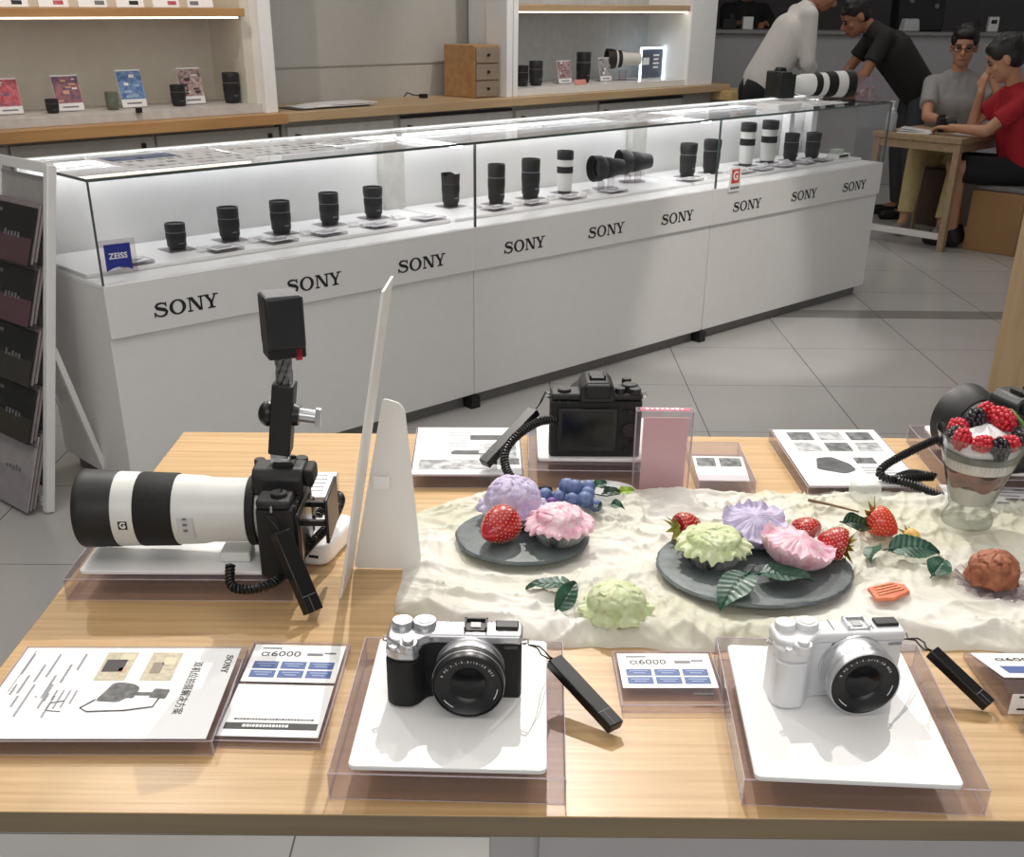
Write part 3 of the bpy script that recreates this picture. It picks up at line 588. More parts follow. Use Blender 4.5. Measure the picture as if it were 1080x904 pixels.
# ------------------------------------------------------------------ cameras
def rounded(pts, r=.004, n=4):
    out = []; k = len(pts)
    for i in range(k):
        p = Vector(pts[i]); a = (Vector(pts[i - 1]) - p); b = (Vector(pts[(i + 1) % k]) - p); q = min(r, a.length * .45, b.length * .45)
        p0 = p + a.normalized() * q; p1 = p + b.normalized() * q
        for j in range(n + 1):
            u = j / n; out.append(tuple((1 - u) ** 2 * p0 + 2 * u * (1 - u) * p + u * u * p1))
    return out
def compact_camera(label, loc, rz, front, top, gripm, barrel, ring, side, grp=None):
    t = thing('mirrorless_camera', label, 'camera', loc, rz, grp)
    out = rounded([(-.060, .013), (-.060, -.024), (-.052, -.030), (-.034, -.030), (-.025, -.013), (.058, -.013), (.060, -.008), (.060, .013)], .007, 5)
    MB().prism([(x * .994, y * .99) for x, y in out], .0, .056).build('body', front, t, bev=.0012)
    MB().prism(rounded([(-.0605, .013), (-.0605, -.018), (-.052, -.026), (-.034, -.026), (-.023, -.0135), (.059, -.0135), (.0605, -.008), (.0605, .013)], .006, 5), .056, .0655).build('top_plate', top, t, bev=.003, seg=3)
    g = MB(); g.prism(rounded([(-.0610, -.004), (-.0610, -.026), (-.052, -.0335), (-.036, -.0335), (-.026, -.016), (-.026, -.004)], .006, 5), .001, .047); g.build('grip', gripm, t, bev=.002, seg=3)
    g = MB(); g.prism(rounded([(-.0608, -.002), (-.0608, -.024), (-.052, -.0315), (-.034, -.0315), (-.027, -.014), (-.027, -.002)], .006, 5), .047, .0595); sh = g.build('grip_shoulder', top, t, bev=.003, seg=3)
    MB().cyl((-.040, -.026, .057), (-.040, -.027, .0655), .0088, .008, 28).build('power_ring', side, t, bev=.0008)
    MB().cyl((-.040, -.027, .0655), (-.040, -.0273, .069), .0055, .005, 24).build('shutter_button', top, t, bev=.0008)
    MB().cyl((-.0525, -.027, .058), (-.0525, -.0275, .0615), .0032, n=16).build('function_button', side, t)
    for x, r_ in ((-.048, .0095), (-.028, .0105)):
        dl = MB().lathe([(r_, .0655), (r_, .0705), (r_ * .94, .0715), (.001, .0715)], 48, f=lambda a, z, gg: (a * (1 + .02 * (int(gg * 24 / pi) % 2)) if a > .005 else a, z), M=Tr(x, .0025, 0)).build('mode_dial', side, t)
    MB().lathe([(.0070, .0716), (.0066, .0722), (.001, .0722)], 30, M=Tr(-.028, .0025, 0)).build('dial_cap', top, t)
    hs = MB().box((.018, .003, .0662), (.021, .019, .0015)).box((.0085, .003, .068), (.0022, .019, .0032)).box((.0275, .003, .068), (.0022, .019, .0032)).box((.018, .011, .068), (.021, .0025, .0032)).build('hot_shoe', BLACKM if top is not CAMWHITE else SILVER, t, bev=.0003)
    MB().box((.018, .002, .0676), (.009, .009, .0008)).build('shoe_contact', CHROME, hs)
    MB().box((.046, .004, .0668), (.021, .013, .0034)).build('flash_lid', BLACKM, t, bev=.001)
    MB().box((-.005, .004, .0657), (.0006, .019, .0006)).box((.0315, .004, .0657), (.0006, .019, .0006)).build('seam', BLACKM, t)
    for sx in (-1, 1): MB().tube([(sx * .0605, -.004, .056), (sx * .0645, -.004, .058), (sx * .0655, -.004, .054), (sx * .0605, -.004, .052)], .0012, 6).build('strap_lug', CHROME, t)
    m = MB(); logo(m, .026, Tr(.004, -.0140, .0515) @ Rx(pi / 2), d=.0003); m.build('brand_lettering', GREYINK if front is LEATHER else INK, t, smooth=0)
    m = MB(); text(m, 'α6000', .0046, Tr(.050, -.0140, .0540) @ Rx(pi / 2), depth=.0002); m.build('model_lettering', GREYINK, t, smooth=0)
    # lens: axis toward -y
    c = (.0135, -.0125, .0330); M = Tr(*c) @ Rx(pi / 2)
    MB().lathe([(.0310, 0), (.0310, .003), (.0300, .0035), (.0300, .0045)], 48, M=M).build('mount_ring', SILVER, t)
    lz = MB().lathe([(.0305, .0045), (.0312, .006), (.0312, .016), (.0308, .017)], 48, M=M).build('lens_barrel', barrel, t)
    MB().lathe([(.0316, .017), (.0320, .0175), (.0320, .0245), (.0316, .025)], 96, M=M, f=lambda a, z, gg: (a * (1 + .006 * (int(gg * 48 / pi) % 2)), z)).build('focus_ring', ring, lz)
    MB().lathe([(.0316, .025), (.0322, .0255), (.0322, .027)], 48, M=M).build('silver_band', SILVER, lz)
    MB().lathe([(.0312, .027), (.0309, .0335), (.0296, .0346), (.0288, .0338), (.0200, .0318), (.0160, .0300), (.0150, .029), (.001, .029)], 64, M=M).build('front_ring', BLACK, lz)
    MB().lathe([(.0318, .027), (.0320, .0335), (.0314, .0350), (.0305, .0346), (.0306, .030)], 64, M=M, cap=False).build('front_rim', BLACK if ring is BLACKM else SILVER, lz)
    MB().lathe([(.0152, .0296), (.010, .0312), (.005, .0318), (.0001, .0320)], 40, M=M, cap=False).build('front_glass', GLASSDARK, lz)
    m = MB(); s_ = 'E PZ 3.5-5.6/16-50 OSS'; n = len(s_)
    for i, ch in enumerate(s_):
        if ch == ' ': continue
        a = R(90 - (i - n / 2) * 6.2); rr = .0245
        text(m, ch, .0030, M @ Tr(rr * cos(a), rr * sin(a), .0331) @ Rz(a - pi / 2), depth=.0002)
    for a0 in (215, 330): m.prism([((.0262 if j < 9 else .0256) * cos(R(a0 + (j if j < 9 else 17 - j) * 3)), (.0262 if j < 9 else .0256) * sin(R(a0 + (j if j < 9 else 17 - j) * 3))) for j in range(18)], .0333, .0338, M=M)
    m.build('lens_lettering', PAPER, lz, smooth=0)
    m = MB(); m.box((.0305 + .0135, -.024, .033), (.0012, .007, .010)); m.build('zoom_lever', barrel, lz)
    return t
ZP = .9312
compact_camera('black camera with silver top plate and black lens on the clear stand at the centre', (-.0500, .8810, ZP), -.02, LEATHER, SILVER, RUBBER, SILVER, BLACKM, SILVER)
compact_camera('white camera with silver lens on the clear stand at the right', (.2950, .8900, ZP), .09, CAMWHITE, CAMWHITE, CAMWHITE, SILVER, SILVER, CAMWHITE)

def big_camera(name, label, loc, rz, lens=None, grp=None):
    """front faces -y, base at z 0"""
    t = thing(name, label, 'camera', loc, rz, grp)
    MB().prism(rounded([(-.063, .020), (-.063, -.040), (-.052, -.046), (-.036, -.044), (-.030, -.020), (.060, -.020), (.0635, -.012), (.0635, .020)], .007, 4), 0, .080).build('body', LEATHER, t, bev=.002)
    MB().prism(rounded([(-.063, .018), (-.063, -.030), (-.034, -.034), (-.030, -.019), (.060, -.019), (.063, -.010), (.063, .018)], .006, 4), .080, .090).build('top_plate', BLACKM, t, bev=.003)
    h = MB(); h.prism([(-.024, .080), (.024, .080), (.023, .100), (.014, .109), (-.014, .109), (-.023, .100)], -.026, .030, M=Rx(pi / 2) @ Matrix.Scale(1, 4)); h.build('viewfinder_hump', BLACKM, t, bev=.003)
    MB().box((0, .031, .098), (.034, .012, .020)).build('eyecup', RUBBER, t, bev=.004)
    MB().box((0, .004, .1105), (.022, .022, .003)).box((-.010, .004, .113), (.0025, .022, .004)).box((.010, .004, .113), (.0025, .022, .004)).build('hot_shoe', BLACKM, t, bev=.0004)
    for x, y, r_, hh in ((-.046, -.002, .0105, .008), (-.045, -.034, .0065, .006), (-.052, .012, .008, .006), (.044, .004, .009, .003), (-.032, .010, .007, .006)):
        MB().lathe([(r_, .090), (r_, .090 + hh), (r_ * .9, .091 + hh), (.001, .091 + hh)], 36, f=lambda a, z, gg: (a * (1 + .03 * (int(gg * 18 / pi) % 2)), z), M=Tr(x, y, 0)).build('dial', BLACKM, t)
    sc_ = MB().box((.012, .0215, .040), (.082, .005, .062)).build('screen_frame', BLACK, t, bev=.0015)
    MB().box((.012, .0243, .041), (.070, .001, .049)).build('screen', GLASSDARK, sc_)
    for x, z, r_ in ((-.046, .040, .0105), (-.046, .066, .004), (-.052, .022, .0035), (-.042, .012, .003), (-.038, .066, .003), (.040, .079, .003), (.052, .079, .003)):
        MB().cyl((x, .020, z), (x, .0235, z), r_, r_ * .95, 20).build('control_button', BLACKM, t, bev=.0004)
    for sx in (-1, 1): MB().tube([(sx * .0635, 0, .084), (sx * .069, 0, .087), (sx * .0705, 0, .082), (sx * .0635, 0, .079)], .0013, 6).build('strap_lug', CHROME, t)
    return t
# camera seen from behind: its back faces the viewer, so the front looks away (+y)
cb = big_camera('mirrorless_camera', 'black camera seen from behind with its screen toward us on a white plate', (.113, 1.500, ZP), pi + .02)
M = Tr(0, -.020, .043) @ Rx(pi / 2)
MB().lathe([(.030, 0), (.034, .004), (.035, .05), (.037, .075), (.033, .076), (.02, .070), (.001, .070)], 40, M=M).build('lens', BLACKM, cb)
# right-hand camera with hood, lens looking away to the left
cr = big_camera('mirrorless_camera', 'black camera with a big round lens hood behind the dessert glass', (.672, 1.450, ZP), pi + .30)
M = Tr(0, -.020, .040) @ Rx(pi / 2)
MB().lathe([(.031, 0), (.034, .004), (.036, .04), (.038, .046)], 40, M=M).build('lens_barrel', BLACKM, cr)
MB().lathe([(.0385, .044), (.040, .046), (.0480, .070), (.0500, .085), (.0485, .085), (.044, .068), (.036, .052), (.001, .052)], 48, M=M).build('lens_hood', mat('grey_black_hood', (38, 38, 40), .5), cr)

# rig with long white lens: front looks to -x
rg = big_camera('camera_rig', 'black camera with long white lens and a small cube camera on an arm above it', (-.2560, 1.165, ZP), -pi / 2 + .0)
M = Tr(0, -.020, .053) @ Rx(pi / 2)
def la(p, name, m, par=rg, f=None, n=48): return MB().lathe(p, n, M=M, f=f).build(name, m, par)
lb = la([(.031, 0), (.033, .002), (.034, .010), (.036, .012), (.0365, .060), (.0385, .070), (.0395, .095), (.0395, .098)], 'lens_barrel', LENSWHITE)
la([(.0385, .008), (.0395, .009), (.0395, .017), (.0385, .018)], 'collar_ring', RUBBER, lb)
la([(.0400, .098), (.0408, .099), (.0418, .138), (.0410, .140)], 'zoom_ring', RUBBER, lb, lambda a, z, g: (a * (1 + .004 * (int(g * 60 / pi) % 2)), z), 120)
la([(.0410, .140), (.0415, .141), (.0422, .164)], 'white_band', LENSWHITE, lb)
la([(.0424, .164), (.0430, .165), (.0440, .198), (.0445, .203), (.0430, .206), (.0400, .206), (.0380, .190), (.001, .188)], 'front_hood', BLACKM, lb)
# switch panel and G badge on the side toward the viewer (world -y = local +x after rotation)
m = MB()
for k, z in enumerate((.072, .079)): pass
def on_side(mb, y, ang, w, h, r, mi=0, th=.0012): mb.box((0, 0, 0), (w, h, th), M=Tr(0, -.020 - y, .053) @ Ry(ang) @ Tr(0, 0, r) , mi=mi)
SID = pi / 2 if True else -pi / 2
sg = 1
m = MB(); m.box((0, 0, 0), (.026, .018, .0014), M=Tr(0, -.020 - .083, .053) @ Ry(sg * pi / 2 * 1.02) @ Tr(.004, 0, .0395)); m.build('switch_panel', mat('panel_grey_white', (208, 210, 212), .4), lb, bev=.0006)
m = MB()
for k in range(3): m.box((0, 0, 0), (.0022, .0045, .0014), M=Tr(0, -.020 - .083, .053) @ Ry(sg * pi / 2) @ Tr(-.006 + k * .007, 0, .0407))
m.build('switch', GREYINK, lb)
m = MB(); m.box((0, 0, 0), (.0095, .010, .0012), M=Tr(0, -.020 - .151, .053) @ Ry(sg * pi / 2) @ Tr(.002, 0, .0418)); bd = m.build('letter_badge', BLACK, lb, bev=.0003)
m = MB(); text(m, 'G', .0095, Tr(0, -.020 - .151, .053) @ Ry(sg * pi / 2) @ Tr(.002, 0, .0426) @ Rz(pi / 2), bold=.0003); m.build('badge_lettering', PAPER, lb, smooth=0)
MB().box((.012, -.056, .006), (.03, .034, .012)).build('tripod_foot', LENSWHITE, rg, bev=.002)
# flip-out screen frame (tilted) on the camera back, arm, knobs, cables and cube camera
MB().box((.0, .052, .055), (.074, .004, .052), M=Tr(0, 0, 0)).build('tilted_screen', BLACK, rg, bev=.0015)
MB().box((.026, .036, .05), (.006, .030, .006)).box((-.026, .036, .05), (.006, .030, .006)).build('screen_hinge', BLACKM, rg)
A0 = Vector((.0, -.001, .113)); A1 = Vector((.0, .012, .206))
MB().cyl(A0, A0 + Vector((0, 0, .014)), .011, .009, 24).box((0, 0, .116), (.020, .020, .006)).build('shoe_clamp', SILVER, rg, bev=.0006)
q = (A1 - A0).to_track_quat('Z', 'Y').to_matrix().to_4x4()
MB().box((0, 0, .050), (.026, .0235, .080), M=Tr(*A0) @ q).build('arm', BLACKM, rg, bev=.002)
QF = q @ Rz(pi)
MB().sph((0, -.016, .052), (.012, .0105, .014), 20, 14, M=Tr(*A0) @ QF).cyl((0, -.008, .05), (0, -.016, .05), .008, M=Tr(*A0) @ QF).cyl((0, .010, .055), (0, .018, .055), .013, .011, 24, M=Tr(*A0) @ QF).build('ball_knob', BLACK, rg)
MB().cyl((0, .016, .056), (0, .036, .056), .0075, .0075, 24, M=Tr(*A0) @ QF).box((0, .038, .056), (.006, .006, .020), M=Tr(*A0) @ QF).build('tightening_knob', SILVER, rg, bev=.0006)
m = MB()
for k in range(6):
    a = k * pi / 3; m.tube([A0 + Vector((.0065 * cos(a + u * 2.2), .0125 + .0065 * sin(a + u * 2.2), .086 + .034 * u)) for u in [i / 8 for i in range(9)]], .0028, 7)
m.build('twisted_cables', mat('clear_grey_cable', (120, 120, 124), .25, var=.3, scale=200), rg)
cM = Tr(.0, .014, .272 - .021) @ Rz(.42)
MB().box((0, 0, 0), (.030, .040, .016), M=Tr(.0, .014, .239) @ Rz(.42)).build('cube_camera_mount', BLACK, rg, bev=.002)
cc = MB().box((0, 0, .018), (.036, .040, .054), M=cM).build('cube_camera', mat('dark_camera_metal', (34, 35, 38), .35, bump=.1, bscale=900), rg, bev=.003, seg=3)
m = MB()
for k in range(7): m.box((-.014 + k * .0047, 0, .0455), (.0022, .034, .0008), M=cM)
m.build('top_grille', SILVER, cc); MB().box((-.0185, .0, .018), (.001, .03, .042), M=cM).build('front_window', GLASSDARK, cc)
MB().box((.012, .012, -.016), (.006, .006, .012), M=cM).build('red_latch', mat('red_plastic', (170, 30, 50), .4), cc)

# ------------------------------------------------------------------ security tags, coils and pucks
def alarm_tag(label, p0, p1, w, strap, grp='black alarm tags'):
    p0 = Vector(p0); p1 = Vector(p1); d = p1 - p0; L = d.length
    t = thing('alarm_tag', label, 'security tag', p0, group=grp); q = d.to_track_quat('X', 'Z').to_matrix().to_4x4()
    MB().box((L / 2, 0, 0), (L, w, w * .62), M=q).build('tag_body', BLACK, t, bev=.0012)
    MB().box((L * .80, 0, w * .315), (.0008, w * .96, .0004), M=q).box((L * .90, -w * .1, w * .315), (L * .18, .0006, .0004), M=q).build('tag_seam', GREYINK, t)
    MB().tube([Vector(s) - p0 for s in strap], .0008, 6).tube([Vector(s) - p0 + Vector((.003 * (1 - abs(2 * i / (len(strap) - 1) - 1)), 0, .004 * (1 - abs(2 * i / (len(strap) - 1) - 1)))) for i, s in enumerate(strap)], .0008, 6).build('cord', BLACK, t)
    return t
alarm_tag('black alarm tag on a thin cord hanging from the black and silver camera', (.0405, .920, .9395), (.0960, .8520, .9105), .0165, [(.0155, .872, .985), (.024, .888, .972), (.028, .905, .955), (.034, .914, .946), (.0415, .9195, .9405)])
alarm_tag('black alarm tag on a thin cord beside the white camera', (.4080, .9440, .9400), (.4530, .8980, .9085), .0150, [(.358, .890, .985), (.374, .905, .975), (.386, .92, .960), (.396, .934, .948), (.4085, .9435, .9408)])
alarm_tag('black alarm tag leaning on the clear stand of the camera seen from behind', (.0290, 1.5120, .9870), (-.0400, 1.4520, .9300), .0180, [(.0440, 1.505, 1.018), (.040, 1.508, 1.008), (.036, 1.510, .998), (.033, 1.5115, .992), (.0295, 1.512, .988)])
alarm_tag('black alarm tag hanging in front of the white-lens camera', (-.2490, 1.0950, .9900), (-.2130, 1.0620, .9110), .0200, [(-.262, 1.10, 1.005), (-.259, 1.098, 1.003), (-.256, 1.097, 1.0), (-.253, 1.096, .996), (-.2495, 1.0952, .991)])
def smooth(pts, n=12):
    P = [Vector(p) for p in pts]; P = [P[0] * 2 - P[1]] + P + [P[-1] * 2 - P[-2]]; out = []
    for i in range(1, len(P) - 2):
        for k in range(n):
            u = k / n; a, b, c, d = P[i - 1:i + 3]
            out.append(.5 * ((2 * b) + (c - a) * u + (2 * a - 5 * b + 4 * c - d) * u * u + (3 * b - a - 3 * c + d) * u ** 3))
    out.append(P[-2]); return out
def coil(label, pts, r=.0055, wire=.0016, pitch=.0042, grp='coiled black security cables'):
    P = smooth(pts, 24); L = [0]
    for i in range(1, len(P)): L.append(L[-1] + (P[i] - P[i - 1]).length)
    m = MB(); hel = []; n = int(L[-1] / pitch * 10); j = 0; up = Vector((0, 0, 1))
    for k in range(n + 1):
        s = L[-1] * k / n
        while j < len(L) - 2 and L[j + 1] < s: j += 1
        u = (s - L[j]) / max(L[j + 1] - L[j], 1e-9); p = P[j].lerp(P[j + 1], u); d = (P[j + 1] - P[j]).normalized(); a = d.cross(up)
        a = a.normalized() if a.length > .05 else d.orthogonal().normalized(); b = d.cross(a); g = 2 * pi * s / pitch
        hel.append(p + a * (r - wire) * cos(g) + b * (r - wire) * sin(g))
    m.tube(hel, wire, 6); m.tube(P, r - wire * 1.6, 8)
    o = m.build('coiled_cable', BLACK); return tag(o, label, 'cable', grp)
coil('coiled black cable looping under the white-lens camera to the white puck', [(-.306, 1.095, .950), (-.302, 1.075, .936), (-.285, 1.068, .934), (-.262, 1.075, .936), (-.246, 1.105, .938), (-.231, 1.155, .944), (-.214, 1.215, .948), (-.208, 1.255, .958), (-.218, 1.275, .956), (-.232, 1.262, .943), (-.2365, 1.252, .938)], .0058)
coil('coiled black cable curling behind the purple scoop to the camera seen from behind', [(.058, 1.4830, .984), (.034, 1.470, .985), (.008, 1.450, .975), (-.010, 1.432, .958), (-.010, 1.415, .940), (.004, 1.395, .926), (.028, 1.382, .921), (.05, 1.390, .918)], .0066)
coil('coiled black cable on the brochures beside the dessert glass', [(.626, 1.492, .975), (.585, 1.470, .968), (.545, 1.455, .955), (.510, 1.442, .940), (.498, 1.432, .930), (.512, 1.424, .925), (.545, 1.432, .925), (.575, 1.440, .923), (.545, 1.444, .926), (.52, 1.425, .924), (.545, 1.412, .920), (.575, 1.395, .912)], .0062)
t = thing('sensor_puck', 'white rounded sensor puck at the end of the coil beside the white easel board', 'security sensor', (-.2290, 1.242, .9003), -.25)
MB().prism(rounded([(-.024, -.05), (.024, -.05), (.024, .05), (-.024, .05)], .02, 8), 0, .026).build('housing', WHITE_S, t, bev=.005, seg=3)
MB().box((-.010, -.0502, .013), (.012, .001, .003)).box((.008, -.0502, .013), (.012, .001, .003)).build('slot', BLACK, t)
t = thing('sensor_puck', 'white oval sensor puck in front of the camera seen from behind', 'security sensor', (.112, 1.402, .9003), 0)
mb = MB(); mb.lathe([(.052, 0), (.055, .004), (.055, .012), (.050, .017), (.03, .019), (.001, .0195)], 40, M=Matrix.Diagonal((1, .55, 1, 1))); mb.build('housing', WHITE_S, t)
MB().cyl((.008, -.002, .0188), (.008, -.002, .0202), .006, .005, 16).build('button', BLACK, t)

# ------------------------------------------------------------------ easel board with strut
t = thing('easel_board', 'thin white upright board with a tapering rear strut, seen edge-on', 'sign board', (-.193, 1.112, .9003), -.035)
mb = MB(); le = .062; mb.add([(0, 0, 0), (.003, 0, 0), (.003, .078, 0), (0, .078, 0), (le, 0, .343), (le + .003, 0, .343), (le + .003, .070, .343), (le, .070, .343)], [(3, 2, 1, 0), (4, 5, 6, 7), (0, 1, 5, 4), (1, 2, 6, 5), (2, 3, 7, 6), (3, 0, 4, 7)])
mb.build('board', mat('white_board', (236, 235, 233), .4, var=.01), t, bev=.0006)
mb = MB(); mb.prism(rounded([(.004, .001), (.078, .001), (.084, .012), (.071, .196), (.066, .204), (.047, .210)], .006, 3), 0, .003, M=Tr(0, .078, 0) @ Rx(pi / 2)); mb.build('strut', mat('white_board', (236, 235, 233)), t, bev=.0005)
mb = MB(); mb.box((.024 + .018, .070, .112), (.018, .003, .014)); mb.build('tab', WHITE_S, t)
MB().prism([(.046, .178), (.072, .172), (.069, .200), (.047, .207)], -.002, 0, M=Tr(0, .0752, 0) @ Rx(pi / 2)).build('strut_hinge', WHITE_S, t)

# ------------------------------------------------------------------ printed cards in clear blocks
def card_block(name, label, cat, corners, h, grp=None):
    """corners: front-left, front-right, back-right, back-left on the table"""
    fl, fr, br, bl = [Vector((*c, 0)) for c in corners]; c = (fl + fr + br + bl) / 4; ex = ((fr - fl) + (br - bl)).normalized()
    t = thing(name, label, cat, (c.x, c.y, .9003), atan2(ex.y, ex.x), grp); w = ((fr - fl).length + (br - bl).length) / 2; d = ((bl - fl).length + (br - fr).length) / 2
    MB().box((0, 0, h / 2), (w, d, h)).build('acrylic_block', ACR, t, bev=.001); edges('edge_highlight', w, d, h, t)
    return t, w, d
def lines(m, x0, x1, y, n, dy, th, rnd, mi=0, z=.0, vert=False):
    for k in range(n):
        x = x0; e = x1 - (x1 - x0) * (rnd.random() * .3)
        while x < e:
            w = rnd.uniform(.0012, .0030)
            m.box((x + w / 2, y - k * dy, z) if not vert else (y - k * dy, -(x + w / 2), z), (w, th, .0003) if not vert else (th, w, .0003), mi=mi); x += w + .0008
t, w, d = card_block('info_sign', 'large white printed sign lying at the left front, with a rig drawing on it', 'sign', [(-.486, .814), (-.2625, .818), (-.2665, .980), (-.484, .976)], .0145)
h = .0148; MB().box((-.002, 0, h), (w - .008, d - .006, .0004)).build('paper', PAPER, t)
m = MB(); logo(m, .033, Tr(.0935, .048, h + .0003) @ Rz(-pi / 2), mi=0, d=.0002); m.build('brand_lettering', INK, t, smooth=0)
m = MB(); text(m, '双机位拍摄解决方案', .0102, Tr(.068, .006, h + .0003) @ Rz(-pi / 2)); m.build('title_lettering', INK, t, smooth=0)
m = MB(); rnd = random.Random(2)
m.box((.034, .043, h + .0003), (.030, .052, .0003), mi=0); m.box((-.010, .043, h + .0003), (.030, .052, .0003), mi=0)
m.box((.030, .040, h + .0006), (.010, .020, .0003), mi=1); m.box((-.012, .044, h + .0006), (.020, .022, .0003), mi=2); m.box((-.002, .036, h + .0006), (.008, .008, .0003), mi=3); m.box((.040, .052, h + .0006), (.012, .014, .0003), mi=4); m.box((-.003, .06, h + .0006), (.014, .012, .0003), mi=4)
m.build('photo_prints', [mat('print_beige', (206, 196, 172), .5, rgb2=(182, 172, 150), scale=200), mat('print_taupe', (150, 138, 122), .5), mat('print_charcoal', (56, 50, 52), .5), mat('print_skin', (214, 170, 146), .5), mat('print_cream', (224, 214, 184), .5)], t, smooth=0)
m = MB(); m.prism(rounded([(-.012, -.018), (.010, -.020), (.016, -.012), (.022, -.014), (.024, .004), (.018, .010), (.004, .014), (-.004, .012), (-.006, .002)], .004, 3), h + .0003, h + .0007)
m.box((.030, -.006, h + .0005), (.014, .005, .0004)); m.prism(rounded([(.036, -.012), (.052, -.014), (.053, .001), (.038, .003)], .002, 3), h + .0003, h + .0007)
m.tube([(-.012, -.016, h + .0006), (-.022, -.030, h + .0006), (-.014, -.036, h + .0006), (.02, -.034, h + .0006), (.044, -.028, h + .0006), (.046, -.014, h + .0006)], .0007, 5)
m.tube([(-.040, -.018, h + .0005), (-.052, -.022, h + .0005), (-.052, -.034, h + .0005), (-.038, -.036, h + .0005)], .0005, 5)
m.build('rig_drawing', mat('print_dark_grey', (66, 66, 68), .5, rgb2=(110, 110, 112), scale=120), t, smooth=0)
m = MB()
for k, (a, b) in enumerate(((.0, .030), (.0, .034), (.0, .030), (.0, .022), (.006, .02))): lines(m, a, b, -.034 - k * .0062, 1, .01, .0018, rnd, z=h + .0004, vert=True)
for k in range(7): lines(m, -.066 + .02 * (k % 3), -.044 + .02 * (k % 3) + .02, -.046 - k * .0085, 1, .01, .0022, rnd, z=h + .0004, vert=True)
for k in range(6): lines(m, .01 - .02 * (k % 2), .05 - .02 * (k % 3), -.052 - k * .0085, 1, .01, .0020, rnd, z=h + .0004, vert=True)
m.box((-.098, .035, h + .0004), (.0008, .075, .0003)); m.build('small_print', mat('light_grey_print', (158, 158, 164), .5), t, smooth=0)

def spec_card(t, w, d, h, y0, tilt=0, ph=.042):
    """white price card with the model name and six blue boxes, centred at local y0"""
    M = Tr(0, y0, h) @ Rx(tilt)
    MB().box((0, 0, .0002), (w * .93, ph, .0004), M=M).build('paper', PAPER, t)
    m = MB(); text(m, 'α6000', ph * .20, M @ Tr(-w * .17, ph * .24, .0005), sx=1.1); m.build('model_lettering', INK, t, smooth=0)
    m = MB(); m.box((w * .18, ph * .24, .0005), (w * .16, ph * .07, .0003), M=M, mi=1); m.box((w * .33, ph * .28, .0005), (w * .12, ph * .04, .0003), M=M, mi=1); m.box((-w * .28, ph * .40, .0005), (w * .2, ph * .035, .0003), M=M, mi=1)
    for i in range(3):
        for j in range(2):
            c = (w * (-.28 + .28 * i), ph * (-.06 - .235 * j), .0005); m.box(c, (w * .25, ph * .19, .0003), M=M, mi=0)
            m.box((c[0], c[1] + ph * .03, .0008), (w * .18, ph * .03, .0002), M=M, mi=2); m.box((c[0], c[1] - ph * .03, .0008), (w * .12, ph * .03, .0002), M=M, mi=2)
    m.build('blue_print', [BLUEINK, GREYINK, mat('pale_blue_ink', (150, 168, 205), .5)], t, smooth=0)
t, w, d = card_block('price_card', 'long price card, blue boxes above a blank white half, left of the centre stand', 'price card', [(-.2640, .830), (-.1680, .828), (-.1670, 1.001), (-.2690, 1.003)], .007)
spec_card(t, w, d, .0072, .046, ph=.070)
MB().box((0, -.037, .0074), (w * .93, .086, .0004)).build('lower_paper', PAPER, t)
m = MB(); m.box((0, -.064, .0078), (w * .86, .010, .0003)); lines(m, -.036, .036, -.053, 1, .01, .0022, rnd, z=.0078); m.build('black_band', INK, t, smooth=0)
m = MB(); lines(m, -.026, .026, -.064, 1, .01, .004, rnd, z=.0081); m.build('band_print', PAPER, t, smooth=0)
t, w, d = card_block('price_card', 'small price card with six blue boxes between the two front stands', 'price card', [(.1055, .892), (.2050, .894), (.2035, .992), (.1035, .990)], .008)
spec_card(t, w, d, .0083, .012, ph=.064)
m = MB(); m.box((.03, -.030, .0083), (.02, .0035, .0003)); m.build('footer_print', INK, t, smooth=0)
t = thing('price_card', 'wedge shaped price block at the right edge with printed front face', 'price card', (.5170, .948, .9003), -.0)
mb = MB(); mb.prism([(-.055, 0), (.052, .0), (.052, .006), (-.044, .031), (-.055, .026)], -.052, .052, M=Rz(pi / 2) @ Rx(pi / 2)); mb.build('acrylic_block', ACR, t, bev=.001)
M = Tr(0, .004, .0200) @ Rx(-.255); spec_card(t, .10, .1, 0, 0, ph=.001) if 0 else None
MB().box((0, 0, .0002), (.098, .082, .0004), M=M).build('paper', PAPER, t)
m = MB(); text(m, 'α6000', .015, M @ Tr(-.012, .018, .0006), sx=1.1); m.build('model_lettering', INK, t, smooth=0)
MB().box((0.002, -.016, .0006), (.080, .022, .0003), M=M).build('blue_print', BLUEINK, t, smooth=0)
MB().box((0, -.0552, .0135), (.094, .0006, .022)).build('front_paper', PAPER, t)
m = MB(); text(m, 'SELP1650', .0075, Tr(-.012, -.0558, .0150) @ Rx(pi / 2)); m.box((-.034, -.0558, .0215), (.012, .0004, .002)); m.box((-.03, -.0558, .008), (.02, .0004, .0018)); m.build('front_lettering', INK, t, smooth=0)
t = thing('clear_prop', 'tiny clear acrylic support at the far right front corner', 'acrylic block', (.4800, .858, .9003), .1)
MB().box((.01, 0, .014), (.035, .03, .028), taper=.8).build('block', ACR, t, bev=.002)
t = thing('price_card', 'small white card on the clear stand corner behind the white-lens camera', 'price card', (-.2600, 1.385, .9003), .02)
MB().box((0, 0, .012), (.046, .09, .024)).build('acrylic_block', ACR, t, bev=.001); MB().box((0, 0, .0244), (.044, .086, .0006)).build('paper', PAPER, t)
m = MB(); lines(m, -.016, .018, .03, 5, .013, .003, rnd, z=.0249); m.build('small_print', GREYINK, t, smooth=0)

